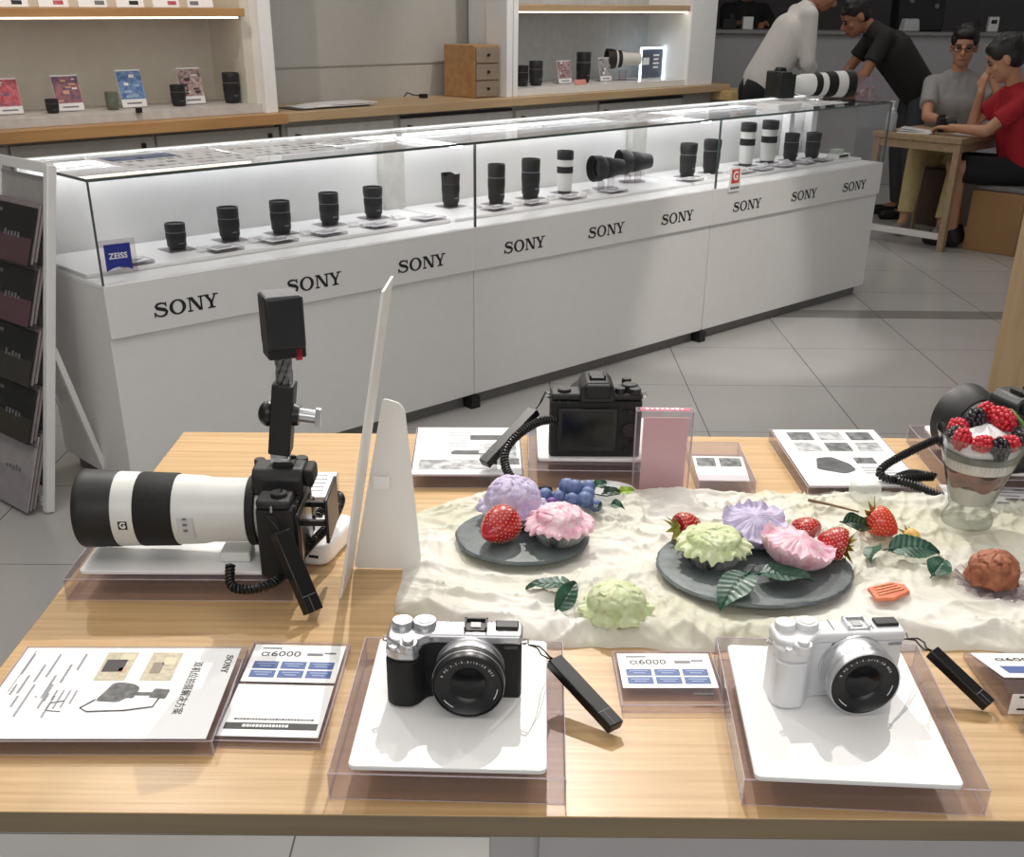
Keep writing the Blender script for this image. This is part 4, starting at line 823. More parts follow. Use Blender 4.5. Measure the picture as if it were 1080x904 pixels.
# brochures at the back edge
def brochure(label, corners, seed, kind, h=.018):
    t, w, d = card_block('brochure_block', label, 'brochure', corners, h, 'brochures in clear blocks along the back edge'); r = random.Random(seed)
    MB().box((0, 0, h + .0006), (w * .97, d * .97, .0010)).build('page', PAPER, t)
    MG = mat('photo_grey', (120, 122, 124), .5, rgb2=(40, 42, 46), scale=90); ML = mat('photo_light', (200, 202, 204), .5, rgb2=(120, 122, 126), scale=70)
    m = MB(); z = h + .0013
    if kind == 'six':
        for i in range(3):
            for j in range(2): m.box((w * (-.26 + .28 * i), d * (.36 - .20 * j), z), (w * .22, d * .15, .0004), mi=(i + j) % 2)
        m.prism(rounded([(-w * .32, -d * .22), (-w * .10, -d * .30), (w * .02, -d * .24), (-.0, -d * .14), (-w * .12, -d * .02), (-w * .26, -d * .04)], .006, 3), z, z + .0004, mi=2)
        m.box((w * .16, -d * .08, z), (w * .18, d * .10, .0004), mi=0); lines(m, w * .08, w * .40, -d * .20, 3, .010, .003, r, mi=3, z=z)
    elif kind == 'panel':
        m.box((w * .22, d * .26, z), (w * .40, d * .10, .0004), mi=2); m.box((w * .28, -d * .02, z), (w * .34, d * .30, .0004), mi=1)
        lines(m, -w * .18, w * .02, d * .36, 6, .011, .0022, r, mi=3, z=z)
        m.prism(rounded([(-w * .16, -d * .10), (w * .18, -d * .10), (w * .20, -d * .02), (-w * .14, -d * .02)], .006, 3), z, z + .0004, mi=2); m.cyl((w * .14, -d * .06, z), (w * .14, -d * .06, z + .001), .006, mi=4)
        m.box((-w * .08, -d * .30, z), (w * .70, d * .18, .0004), mi=1); m.box((w * .32, -d * .24, z), (w * .30, d * .12, .0004), mi=0)
    else:
        m.box((w * .05, d * .20, z), (w * .5, d * .2, .0004), mi=1); lines(m, -w * .3, w * .3, -d * .05, 4, .012, .003, r, mi=3, z=z)
    m.build('page_prints', [MG, ML, mat('photo_dark', (78, 80, 84), .5, rgb2=(46, 46, 50), scale=60), GREYINK, PAPER], t, smooth=0)
    return t
brochure('printed brochure left of the camera seen from behind, under its alarm tag', [(-.144, 1.434), (.012, 1.440), (.012, 1.632), (-.144, 1.630)], 1, 'panel')
brochure('open brochure with six small photographs right of the pink sign', [(.388, 1.410), (.548, 1.413), (.560, 1.642), (.400, 1.636)], 2, 'six')
brochure('white brochure partly hidden behind the dessert glass', [(.562, 1.412), (.720, 1.400), (.74, 1.424), (.60, 1.434)], 3, 'plain', h=.010)
# pink upright sign
t = thing('pink_sign', 'upright pink card in a clear block beside the black camera seen from behind', 'sign', (.2010, 1.435, .9003), -.02)
MB().box((0, 0, .058), (.076, .013, .116)).build('acrylic_block', ACR, t, bev=.001); edges('edge_highlight', .076, .013, .116, t)
MB().box((.002, 0, .053), (.060, .002, .104)).build('pink_card', mat('pale_pink_card', (222, 182, 186), .5, var=.02), t)
MB().box((0, 0, .1162), (.066, .010, .0012)).build('top_strip', mat('rose_red', (214, 96, 120), .4), t)
m = MB()
for k in range(8): m.box((-.024 + k * .0066, .0, .1171), (.004, .004 if k % 2 else .006, .0005))
m.build('strip_print', PAPER, t, smooth=0)
t = thing('price_stand', 'low clear price stand with a small white card right of the pink sign', 'price card', (.2920, 1.500, .9003), -.01)
MB().box((0, 0, .010), (.078, .150, .020)).build('acrylic_block', ACR, t, bev=.001); edges('edge_highlight', .078, .150, .020, t)
M = Tr(-.004, -.036, .0218) @ Rx(.12); MB().box((0, 0, 0), (.070, .070, .0008), M=M).build('paper', PAPER, t)
m = MB(); m.box((-.018, .018, .0006), (.026, .024, .0004), M=M); m.box((.016, .018, .0006), (.030, .024, .0004), M=M); lines(m, -.03, .03, -.008, 2, .01, .003, rnd, mi=1, z=.001); m.build('small_print', [mat('photo_grey', (0, 0, 0)), GREYINK], t, smooth=0)
# ------------------------------------------------------------------ tulle cloth
def cloth_z(x, y):
    w = noise.noise((x * 5, y * 5, 1.3)) + .15 * noise.noise((x * 13, y * 13, 5)); a = x * .55 + y * .83 + w * .06; b = x * .28 - y * .96 + w * .07; c = x * .95 - y * .2 + w * .08
    r1 = 1 - abs(noise.noise((a * 20, b * 4, 0))) * 3.6; r2 = 1 - abs(noise.noise((b * 26, a * 7, 4))) * 3.8; r4 = 1 - abs(noise.noise((c * 24, b * 9, 14))) * 4.2; r3 = 1 - abs(noise.noise((x * 60, y * 60, 9))) * 2
    z = .0058 * max(0, r1) ** 2.2 + .0048 * max(0, r2) ** 2.4 + .0036 * max(0, r4) ** 2.6 + .0004 * r3 + .0022 * max(0, 1 - abs(noise.noise((a * 44, b * 8, 22))) * 6) ** 1.5 + .0018 * max(0, 1 - abs(noise.noise((c * 50, b * 10, 31))) * 6) ** 1.5 + .003 * noise.noise((x * 9, y * 9, 2))
    return .9070 + z
def flat_spots(x, y):
    k = 1
    for cx, cy, r in ((.012, 1.250, .084), (.281, 1.175, .112), (.578, 1.318, .034)):
        d = hypot(x - cx, y - cy); k = min(k, max(.15, (d - r * .8) / (r * .5)))
    return k
def cloth_pt(u, v):
    x = -.128 + u * 1.05
    n1 = noise.noise((x * 7, 3, 0)); n2 = noise.noise((x * 20, 8, 0))
    yf = 1.008 + .075 * max(0, 1 - (x + .128) / .13) ** 1.2 + .016 * n1 + .007 * n2 + .003 * noise.noise((x * 55, 2, 0))
    yb = 1.425 - .085 * max(0, 1 - (x + .128) / .12) ** 1.5 + .012 * noise.noise((x * 8, 5, 2)) + .006 * n2
    y = yf + (yb - yf) * v; x2 = x + .012 * noise.noise((y * 12, 1, 0)) * max(0, 1 - u * 8)
    z = cloth_z(x2, y); z = .9035 + (z - .9035) * min(1.0, flat_spots(x2, y))
    e = min(v * 14, (1 - v) * 14, u * 30, 1); e = max(0, e) ** .5
    roll = .009 * math.exp(-((v - .06) / .05) ** 2) * (1 + .4 * n1)
    return (x2, y, .9008 + (z + roll - .9008) * e)
m = bpy.data.materials.new('cream_tulle'); m.use_nodes = True; n = m.node_tree.nodes; l = m.node_tree.links; b = n['Principled BSDF']
tc = n.new('ShaderNodeTexCoord'); nz = n.new('ShaderNodeTexNoise'); nz.inputs['Scale'].default_value = 7; l.new(tc.outputs['Object'], nz.inputs[0]); mx = n.new('ShaderNodeMix'); mx.data_type = 'RGBA'
cr = n.new('ShaderNodeMapRange'); cr.inputs[1].default_value = .4; cr.inputs[2].default_value = .62; l.new(nz.outputs[0], cr.inputs[0]); l.new(cr.outputs[0], mx.inputs[0])
mx.inputs[6].default_value = lin((243, 242, 235)); mx.inputs[7].default_value = lin((216, 216, 194)); l.new(mx.outputs[2], b.inputs[0]); b.inputs['Roughness'].default_value = .6; b.inputs['Sheen Weight'].default_value = .4
b.inputs['Alpha'].default_value = .82; b.inputs['Transmission Weight'].default_value = 0
wv = n.new('ShaderNodeTexNoise'); wv.inputs['Scale'].default_value = 700; l.new(tc.outputs['Object'], wv.inputs[0]); bp = n.new('ShaderNodeBump'); bp.inputs['Strength'].default_value = .25; bp.inputs['Distance'].default_value = .001; l.new(wv.outputs[0], bp.inputs['Height']); l.new(bp.outputs[0], b.inputs['Normal'])
TULLE = m
mb = MB(); mb.grid(cloth_pt, 420, 170); o = mb.build('tulle_cloth', TULLE, smooth=80); tag(o, 'crumpled cream and white tulle cloth spread under the dessert models', 'cloth')

# ------------------------------------------------------------------ slate plates
SLATE = mat('slate', (104, 114, 116), .5, rgb2=(80, 88, 90), scale=30, bump=.5, bscale=90)
def slate(label, c, r, seed, sq=.96):
    t = thing('slate_plate', label, 'plate', (*c, .9112), group='round slate plates'); rnd = random.Random(seed); n = 120
    def rad(a, k): return r * (1 + .02 * noise.noise((cos(a) * 2, sin(a) * 2, seed)) + .012 * noise.noise((cos(a) * 14, sin(a) * 14, seed + k)))
    prof = [(0, .93, 0), (1, .985, .0022), (2, 1.0, .0045), (3, .975, .0070), (4, .93, .0078)]
    vs = [(rad(2 * pi * i / n, k * .6) * s * cos(2 * pi * i / n), rad(2 * pi * i / n, k * .6) * s * sq * sin(2 * pi * i / n), z) for k, s, z in prof for i in range(n)]
    fs = [(j * n + i, j * n + (i + 1) % n, (j + 1) * n + (i + 1) % n, (j + 1) * n + i) for j in range(4) for i in range(n)] + [tuple(range(n - 1, -1, -1)), tuple(range(4 * n, 5 * n))]
    MB().add(vs, fs).build('slab', SLATE, t, smooth=30); return t
slate('smaller round slate plate on the left with the purple and pink scoops', (.012, 1.250), .082, 1)
slate('larger round slate plate in the middle with strawberries and two big leaves', (.281, 1.175), .114, 5, .90)

# ------------------------------------------------------------------ scoops
def col_scoop(n_, a, b): return mat(n_, a, .65, rgb2=b, scale=70, bump=.5, bscale=350, sss=.1, detail=8)
PURPLE = col_scoop('lavender_cream', (206, 198, 222), (178, 168, 204)); PINK = col_scoop('pink_cream', (242, 216, 224), (226, 164, 186)); GREEN = col_scoop('pistachio_cream', (216, 224, 188), (192, 206, 152)); BROWN = col_scoop('cocoa_cream', (176, 112, 80), (130, 74, 50))
PLEAT = mat('white_pleated_paper', (232, 232, 234), .45); PLEATD = mat('dark_foil_cup', (52, 52, 54), .35, rgb2=(170, 170, 172), scale=40)
def scoop(label, c, z, r, h, skirt, material, seed, rz=0, cup=None, dome=1.0, ruff=26):
    t = thing('ice_cream_scoop', label, 'ice cream scoop', (*c, z), rz, 'artificial ice cream scoops')
    base = .016 if cup else 0
    def f(a, zz, g):
        cx_, sy_ = cos(g), sin(g); nn = noise.noise((cx_ * 1.8 + seed, sy_ * 1.8, zz * 30)); cr_ = 1 - abs(noise.noise((a * cx_ * 60 + seed, a * sy_ * 60, zz * 70))) * 2
        k = max(0, min(1, (a - r * .95) / max(skirt - r * .95, 1e-5))) if zz < base + .012 else 0
        w = (sin(g * ruff + seed) * .0011 + .0075 * noise.noise((cx_ * 3, sy_ * 3, seed)) + .003 * noise.noise((cx_ * 9, sy_ * 9, seed))) * k
        rough_ = .0013 * noise.noise((a * cx_ * 220, a * sy_ * 220, zz * 220)) - .0022 * max(0, cr_ - .78) / .22
        return a * (1 + .05 * nn + (.05 * sin(g * ruff) + .09 * noise.noise((cx_ * 2.5, sy_ * 2.5, seed + 7))) * k) + rough_ * (1 - k), zz * (1 + .05 * nn) + w + rough_ * .6
    prof = [(r * .6, base + .002), (skirt * .93, base + .0030), (skirt, base + .0052), (skirt * .97, base + .0068), (skirt * .90 + r * .08, base + .0085), (r * 1.01, base + .013)]
    for i in range(0, 18):
        a = pi / 2 * (i / 17) ** .9; prof.append((max(r * .985 * cos(a) ** .85, .0003), base + .016 + (h - .016) * sin(a) * dome))
    MB().lathe(prof, 132, f=f).build('scoop', material, t, smooth=50)
    if cup:
        MB().lathe([(skirt * .55, 0), (skirt * .60, .001), (skirt * .86, base + .0025)], 144, f=lambda a, zz, g: (a * (1 + .035 * (1 if int(g * 36 / pi) % 2 else -1)), zz)).build('pleated_cup', cup, t, smooth=20)
    return t
def bowl_scoop(label, c, z, r, material, seed, rz=0, tilt=(0, 0), lip=1.0):
    """ruffled shell with streaked cream inside, open toward the viewer"""
    t = thing('ice_cream_scoop', label, 'ice cream scoop', (*c, z), group='artificial ice cream scoops', rot=(tilt[0], tilt[1], rz))
    def f(a, zz, g):
        k = a / r; rf = (sin(g * 24) * .0013 + .008 * noise.noise((cos(g) * 2.5, sin(g) * 2.5, seed))) * max(0, k - .6) / .4; st = .0022 * noise.noise((cos(g) * 9, sin(g) * 9, a * 40)) * k
        return a * (1 + .02 * max(0, k - .6) * sin(g * 24 + 1) + .12 * noise.noise((cos(g), sin(g), seed))), zz + rf + st * 2
    MB().lathe([(r * .50, 0), (r * .72, .006), (r * .90, .016), (r, .024), (r * .985, .0255), (r * .86, .0225), (r * .70, .024), (r * .5, .029), (r * .3, .032), (r * .1, .033), (.0003, .0332)], 144, f=f).build('scoop', material, t, smooth=60)
    return t
PZ = .9192
scoop('lavender scoop with a flared skirt at the back of the smaller slate plate', (.000, 1.292), PZ - .004, .036, .044, .043, PURPLE, 1, cup=PLEAT, ruff=18)
scoop('pink scoop in a dark pleated cup at the right of the smaller slate plate', (.056, 1.236), PZ - .001, .029, .027, .043, PINK, 3, cup=PLEATD, ruff=22)
scoop('pistachio green scoop lying alone on the cloth in front', (.112, 1.060), .9125, .032, .036, .040, GREEN, 6, rz=.6, ruff=17)
scoop('pistachio green scoop with a pleated rim on the larger slate plate', (.233, 1.182), PZ - .002, .032, .026, .044, GREEN, 9, cup=PLEATD, ruff=24)
bowl_scoop('lavender ruffled scoop at the back of the larger slate plate', (.288, 1.236), PZ + .004, .041, PURPLE, 2, rz=.3, tilt=(.22, 0))
bowl_scoop('pink ruffled scoop between the green scoop and the strawberries', (.322, 1.172), PZ + .004, .043, PINK, 5, rz=1, tilt=(.20, .12))
scoop('cocoa brown scoop with a clear ruffled edge at the right of the cloth', (.546, 1.145), .9135, .0285, .038, .030, BROWN, 12, ruff=5)
t = thing('foil_wrap', 'crinkled clear wrap under the cocoa brown scoop', 'wrapper', (.550, 1.138, .9125))
MB().lathe([(.030, .0005), (.040, .003), (.047, .007), (.0475, .0072), (.040, .0036), (.030, .001)], 90, f=lambda a, z, g: (a * (1 + .07 * noise.noise((cos(g) * 4, sin(g) * 4, 0))), z + (a - .03) * .25 * sin(g * 17))).build('wrap', ACR, t)

# ------------------------------------------------------------------ strawberries
BERRY = mat('strawberry_red', (196, 30, 44), .3, rgb2=(160, 16, 34), scale=60, coat=.3, sss=.1); SEED = mat('pale_seeds', (240, 206, 150), .5); CALYX = mat('golden_green_calyx', (176, 160, 60), .6, rgb2=(120, 130, 50), scale=90)
BERRYO = mat('orange_strawberry_red', (222, 62, 44), .3, rgb2=(200, 40, 38), scale=40, coat=.3, sss=.1)
def strawberry(label, c, z, L, r, az, pitch, calyx=True, m_=None, seed=0):
    """axis from calyx to tip points along azimuth az, pitched"""
    t = thing('strawberry', label, 'strawberry', (*c, z), group='artificial strawberries'); lie = r * .93
    d = Vector((cos(az) * cos(pitch), sin(az) * cos(pitch), sin(pitch))); q = d.to_track_quat('Z', 'Y').to_matrix().to_4x4()
    M = Tr(0, 0, lie if abs(pitch) < .9 else L * .5) @ q @ Tr(0, 0, -L / 2)
    pf = [(.0005, 0), (r * .55, .002), (r * .86, L * .08), (r, L * .24), (r * .97, L * .42), (r * .80, L * .62), (r * .55, L * .80), (r * .28, L * .94), (.0005, L)]
    P = smooth([(a, 0, b) for a, b in pf], 4); prof = [(max(p.x, .0004), p.z) for p in P]
    m = MB(); m.lathe(prof, 40, M=M)
    rnd = random.Random(seed)
    for k in range(9):
        zz = L * (.10 + .088 * k); i = min(range(len(prof)), key=lambda q_: abs(prof[q_][1] - zz)); rr = prof[i][0]; nn = max(4, int(rr * 2 * pi / .0052))
        for j in range(nn):
            g = 2 * pi * (j + .5 * (k % 2)) / nn; m.sph((rr * cos(g), rr * sin(g), zz), (.00065, .00065, .0010), 6, 4, mi=1, M=M)
    m.build('berry', [m_ or BERRY, SEED], t, smooth=60)
    if calyx:
        m = MB()
        for k in range(8):
            g = 2 * pi * k / 8 + .2; l_ = r * (.95 + .3 * rnd.random()); ca, sa = cos(g), sin(g); wv = r * .20
            pts = [(0, 0, -.001), (l_ * .45 * ca - wv * sa, l_ * .45 * sa + wv * ca, .001 - .002 * rnd.random()), (l_ * ca, l_ * sa, -.004 - .006 * rnd.random()), (l_ * .45 * ca + wv * sa, l_ * .45 * sa - wv * ca, .001)]
            m.add(pts + [(x, y, z_ - .0008) for x, y, z_ in pts], [(0, 1, 2, 3), (7, 6, 5, 4), (0, 4, 5, 1), (1, 5, 6, 2), (2, 6, 7, 3), (3, 7, 4, 0)], M)
        m.cyl((0, 0, -.0005), (0, .002, -.007), .0013, .0010, 8, M=M); m.build('calyx', CALYX, t, smooth=60)
strawberry('deep red strawberry without leaves on the front of the smaller slate plate', (-.018, 1.222), PZ, .052, .0225, 4.05, -.12, False, seed=1)
strawberry('red strawberry with golden leaves at the left back of the larger slate plate', (.212, 1.243), PZ, .034, .0175, .45, .05, seed=2)
strawberry('small red strawberry right behind the pink ruffled scoop', (.350, 1.236), PZ, .034, .0175, 2.3, .2, False, seed=3)
strawberry('red strawberry, leaves to the right, at the right edge of the larger slate plate', (.374, 1.196), PZ, .036, .0195, 2.9, .15, True, seed=4)
strawberry('orange-red strawberry standing with yellow leaves right of the larger slate plate', (.456, 1.268), .9115, .040, .0185, 5.6, -.35, True, BERRYO, 5)
strawberry('yellow-leaved strawberry lying behind the two big serrated leaves', (.487, 1.246), .9115, .022, .010, 5.0, .05, True, mat('unripe_strawberry', (212, 190, 90), .4, rgb2=(220, 150, 70), scale=60), 6)

# ------------------------------------------------------------------ leaves
LEAF = mat('dark_green_leaf', (46, 92, 70), .42, rgb2=(30, 66, 52), scale=60, coat=.15); LEAFD = mat('blackish_green_leaf', (24, 62, 36), .35, rgb2=(18, 48, 30), scale=60, coat=.2); LEAFY = mat('lime_leaf', (170, 196, 70), .5, rgb2=(140, 170, 50))
def leaf_mb(m, L, wd, curl, M, mi=0, veins=7, serr=1):
    nu, nv = 44, 18
    def top(i, j, o):
        u = i / nu; v = j / nv * 2 - 1; w = wd / 2 * (sin(pi * u ** .80)) ** .75 * (1 - .18 * u); w = max(w, .0004)
        w *= 1 + .07 * serr * ((u * 13) % 1 - .5) * (abs(v) > .8); x = L * u; y = w * v
        vein = .0014 * abs(sin((u * veins - abs(v) * 1.1) * pi)) ** .6 * (1 - abs(v) * .4) * min(1, u * 6, (1 - u) * 6)
        z = .0025 * abs(v) ** 1.3 + vein - (.0012 if abs(v) < .09 else 0) - curl * L * (u - .3) ** 2 + .0015 * abs(v) * sin(u * 9) + o
        return (x, y, z)
    vs = [top(i, j, 0) for j in range(nv + 1) for i in range(nu + 1)] + [top(i, j, -.0007) for j in range(nv + 1) for i in range(nu + 1)]
    K = (nu + 1) * (nv + 1); fs = []
    for j in range(nv):
        for i in range(nu):
            a = j * (nu + 1) + i; fs += [(a, a + 1, a + nu + 2, a + nu + 1), (K + a + nu + 1, K + a + nu + 2, K + a + 1, K + a)]
    for i in range(nu):
        a = i; fs.append((K + a, K + a + 1, a + 1, a)); a = nv * (nu + 1) + i; fs.append((a, a + 1, K + a + 1, K + a))
    m.add(vs, fs, M, mi); m.tube([M @ Vector((-L * .10, 0, -.001)), M @ Vector((0, 0, 0)), M @ Vector((L * .1, 0, 0))], .0011, 6, mi)
def leaf(label, c, z, L, wd, az, pitch=0, roll_=0, curl=.5, m_=None, veins=7, serr=1):
    t = thing('mint_leaf', label, 'leaf', (*c, z), group='artificial leaves on the cloth')
    m = MB(); leaf_mb(m, L, wd, curl, Rz(az) @ Ry(-pitch) @ Rx(roll_) @ Tr(-L * .5, 0, 0), veins=veins, serr=serr); m.build('blade', m_ or LEAF, t, smooth=70)
leaf('dark green serrated leaf lying flat left of the front green scoop', (.042, 1.118), .9200, .052, .030, 3.0, .10)
leaf('narrow green leaf standing on edge left of the front green scoop', (.060, 1.072), .9300, .048, .026, .95, .45, .75)
leaf('larger green leaf hanging over the front left rim of the larger slate plate', (.244, 1.098), .9280, .064, .044, 4.05, -.18, curl=.4, veins=9)
leaf('large green leaf across the front of the larger slate plate', (.304, 1.122), .9330, .060, .044, 6.0, .15, curl=.3, veins=9)
leaf('small blackish green leaf between the strawberries right of the plate', (.422, 1.256), .9350, .042, .030, .15, -.15, .5, m_=LEAFD, serr=.4)
leaf('big serrated green leaf right of the orange-red strawberry', (.478, 1.208), .9270, .066, .042, .1, .05, .35, veins=9)
leaf('small green leaf pointing down beside the big serrated leaf', (.424, 1.200), .9240, .038, .024, 4.2, .1, .5)
leaf('round green leaf just left of the cocoa brown scoop', (.493, 1.166), .9240, .046, .032, .9, .2, .3)
# blueberry sprig
t = thing('blueberry_sprig', 'sprig of blue berries with small leaves behind the pink scoop', 'berries', (.070, 1.345, .914)); BB = mat('blueberry_skin', (72, 92, 140), .5, rgb2=(110, 128, 172), scale=120)
bp_ = [(-.028, .008, .012, .010), (-.010, .004, .011, .0095), (.000, .016, .022, .0110), (.010, .006, .024, .0110), (.006, -.010, .014, .0095), (.028, .014, .022, .0095), (.026, .000, .018, .0100), (.022, -.014, .016, .0110), (.036, -.016, .009, .0085), (-.020, -.008, .008, .0080)]
for x, y, z, r in bp_:
    MB().sph((x, y, z), r, 20, 14).build('berry', BB if r > .0082 else mat('purple_berry', (110, 70, 140), .5), t, smooth=60)
m = MB(); m.tube([(.015, 0, .014), (.03, .002, .018), (.05, -.006, .018), (.068, -.002, .020)], .0009, 6); m.build('stem', LEAFD, t)
for x, y, z, L, wd, az, mm in ((.034, .010, .024, .022, .014, .5, LEAF), (.046, -.006, .022, .022, .016, .1, LEAFD), (.056, -.022, .014, .020, .014, 5.4, LEAF), (.040, -.022, .012, .018, .012, 4.5, LEAFD), (.066, -.002, .021, .022, .014, .2, LEAFY)):
    m = MB(); leaf_mb(m, L, wd, .6, Tr(x, y, z) @ Rz(az) @ Ry(-.2) @ Rx(.5)); m.build('leaf', mm, t, smooth=70)
# wafer, stick, ice cube
t = thing('wafer_piece', 'orange ridged wafer-like piece below the leaves', 'wafer', (.418, 1.112, .9150), .35)
m = MB(); m.prism([(-.024, -.012), (-.006, -.018), (.022, -.010), (.026, .006), (.014, .016), (-.018, .012)], 0, .004)
for k in range(4): m.prism([(-.018 + k * .002, -.009 + k * .006), (.018 - k * .001, -.005 + k * .005), (.018 - k * .001, -.003 + k * .005), (-.018 + k * .002, -.007 + k * .006)], .004, .0054, mi=1)
m.build('wafer', [mat('orange_wafer', (226, 130, 90), .5, rgb2=(206, 104, 70), scale=60), mat('pale_ridge', (236, 168, 130), .5)], t, bev=.0008)
mb = MB(); mb.tube([(.388, 1.366, .918), (.41, 1.345, .921), (.44, 1.318, .923)], [.0022, .0018, .0012], 8); o = mb.build('vanilla_stick', mat('brown_stick', (120, 96, 62), .7)); tag(o, 'thin brown stick on the cloth behind the orange-red strawberry', 'stick')
t = thing('ice_cube', 'frosted clear ice cube at the back edge of the cloth', 'ice cube', (.466, 1.385, .913), .2)
MB().box((0, 0, .013), (.034, .030, .026)).build('cube', clear('frosted_ice', (.97, .98, .97), 1.3, .2, haze=.4, hazecol=(.93, .95, .93)), t, bev=.005, seg=3)

# ------------------------------------------------------------------ dessert glass with berries
GL = clear('dessert_glass_clear', (.97, .98, .98), 1.55, .02, edge=.28)
GX, GY, GZ = .579, 1.318, .9110
t = thing('dessert_glass', 'flared dessert glass of cream at the right of the cloth', 'dessert glass', (GX, GY, GZ))
MB().lathe([(.0305, 0), (.0315, .003), (.0310, .010), (.0265, .018), (.0250, .022), (.0262, .026), (.030, .040), (.0375, .065), (.0475, .095), (.0560, .120), (.0567, .121), (.0560, .1212), (.0545, .119), (.0460, .0950), (.0360, .0655), (.0285, .041), (.0245, .030), (.001, .028)], 64).build('glass', GL, t)
MB().lathe([(.024, .0302), (.0280, .0415), (.0325, .0545), (.001, .0555)], 48).build('cream_bottom', mat('milky_cream', (232, 228, 222), .5), t)
MB().lathe([(.0325, .0548), (.0350, .062), (.0400, .0760), (.001, .078)], 48, f=lambda a, z, g: (a, z + .004 * sin(g * 5) * (a > .03))).build('fruit_layer', mat('pink_brown_layer', (168, 116, 104), .5, rgb2=(120, 96, 92), scale=60), t)
MB().lathe([(.0398, .0765), (.0440, .089), (.0440, .0905), (.001, .093)], 48).build('cream_layer', mat('milky_cream', (0, 0, 0)), t)
MB().lathe([(.0442, .0905), (.0470, .0990), (.001, .101)], 48).build('jelly_layer', mat('grey_jelly', (120, 122, 118), .3), t)
MB().lathe([(.044, .1000), (.046, .104), (.040, .113), (.028, .121), (.014, .127), (.001, .130)], 48, f=lambda a, z, g: (a * (1 + .03 * sin(g * 6 + z * 200)), z + .0015 * sin(g * 6))).build('whipped_cream', mat('whipped_white', (246, 246, 248), .4, sss=.2), t)
RASP = mat('raspberry_red', (214, 36, 56), .35, rgb2=(180, 20, 44), scale=200, coat=.3, sss=.1); BLK = mat('blackberry', (26, 22, 34), .28, coat=.4)
def drupe(label, name, cat, p, r, m_, rot, grp):
    t = thing(name, label, cat, (GX + p[0], GY + p[1], GZ + p[2]), group=grp, rot=rot); m = MB()
    for k in range(6):
        zz = -r * .9 + r * 1.9 * k / 5; rr = r * .95 * (max(0, 1 - ((zz) / (r * 1.15)) ** 2)) ** .5 * .82; nn = max(1, int(rr * 2 * pi / (r * .50)))
        for j in range(nn):
            g = 2 * pi * (j + .5 * (k % 2)) / nn; m.sph((rr * cos(g), rr * sin(g), zz), r * .30, 9, 7)
    m.sph((0, 0, 0), (r * .8, r * .8, r), 12, 8); m.build('berry', m_, t, smooth=60)
for i, (p, lab) in enumerate((((-.034, -.018, .117), 'raspberry lying at the left front rim of the dessert glass'), ((-.014, -.034, .117), 'raspberry at the front rim of the glass, second from the left'), ((-.028, .012, .122), 'small raspberry at the back left of the dessert glass'), ((.018, -.030, .116), 'raspberry in front of the whipped cream, right of the middle'), ((.020, .004, .136), 'large raspberry on top of the whipped cream'), ((.004, .022, .138), 'raspberry behind the large one on top of the cream'), ((.050, -.012, .121), 'raspberry at the right rim of the dessert glass'))):
    drupe(lab, 'raspberry', 'raspberry', p, .0112 if i != 4 else .0135, RASP, (i * 1.3, i * .7, i), 'raspberries on the dessert glass')
for i, (p, lab) in enumerate((((-.010, .010, .132), 'blackberry on top of the cream left of the large raspberry'), ((.036, -.022, .119), 'blackberry at the right front rim of the dessert glass'), ((-.034, .000, .116), 'blackberry hidden at the left rim behind the raspberries'), ((.004, -.040, .113), 'blackberry sunk at the front rim between two raspberries'))):
    drupe(lab, 'blackberry', 'blackberry', p, .0122, BLK, (i, i * .9, 0), 'blackberries on the dessert glass')
t = thing('mint_leaf', 'pale green leaf curling over the berries of the dessert glass', 'leaf', (GX + .036, GY + .008, GZ + .140))
m = MB(); leaf_mb(m, .038, .020, .9, Rz(5.5) @ Ry(.2) @ Rx(-.3) @ Tr(-.018, 0, 0)); m.build('blade', mat('pale_mint', (130, 160, 96), .45, rgb2=(90, 130, 70)), t, smooth=70)
# ------------------------------------------------------------------ brochure rack at the left
t = thing('brochure_rack', 'white leaning A-frame brochure rack at the left end of the display case', 'brochure rack', (-1.494, 3.336, 0), atan2(-.172, .2))
# local +x along the face to the right post, +y leaning back
LEAN = .2030; HR = 1.045
def rp(x, u, off=0): # point on rack face, u in 0..1 up the face
    return Vector((x, LEAN * u, HR * u)) + Vector((0, -off * HR, off * LEAN)) * 1.0
WD = .34; face = atan2(LEAN, HR); FM = Rx(-face)
LL = hypot(LEAN, HR)
for x in (-.0125, -WD): MB().box((x, 0, LL / 2 + .005), (.025, .030, LL), M=FM).build('post', WHITE, t, bev=.003)
for u in (.035, .995): MB().box((-WD / 2, 0, LL * u), (WD - .02, .026, .03), M=FM).build('rail', WHITE, t, bev=.002)
for x in (-.0125, -WD):
    a = rp(x, .50) + Vector((0, .01, 0)); b = Vector((-.075, .262, .012)) if x > -.1 else Vector((x, .385, 0.012)); m = MB(); m.tube([a, b], .013, 4); m.build('rear_leg', WHITE, t, smooth=0)
m = MB(); m.tube([(-.066, .237, .13), (-WD, .33, .13)], .009, 6); m.build('brace', WHITE, t)
MB().box((-WD / 2, .013, LL * .52), (WD - .03, .004, LL * .9), M=FM).build('back_sheet', mat('rack_grey', (176, 172, 170), .5), t)
CV = [('dark brochure with a black upper half in the top pocket of the rack', (30, 28, 30), (92, 66, 72)), ('dark brochure in the second pocket from the top of the rack', (34, 30, 32), (98, 70, 78)), ('dark brochure in the middle pocket of the rack', (26, 28, 28), (60, 58, 52)), ('dark brochure in the second lowest pocket of the rack', (24, 26, 26), (58, 54, 46)), ('pale grey brochure in the lowest pocket of the rack', (172, 166, 168), (160, 152, 156))]
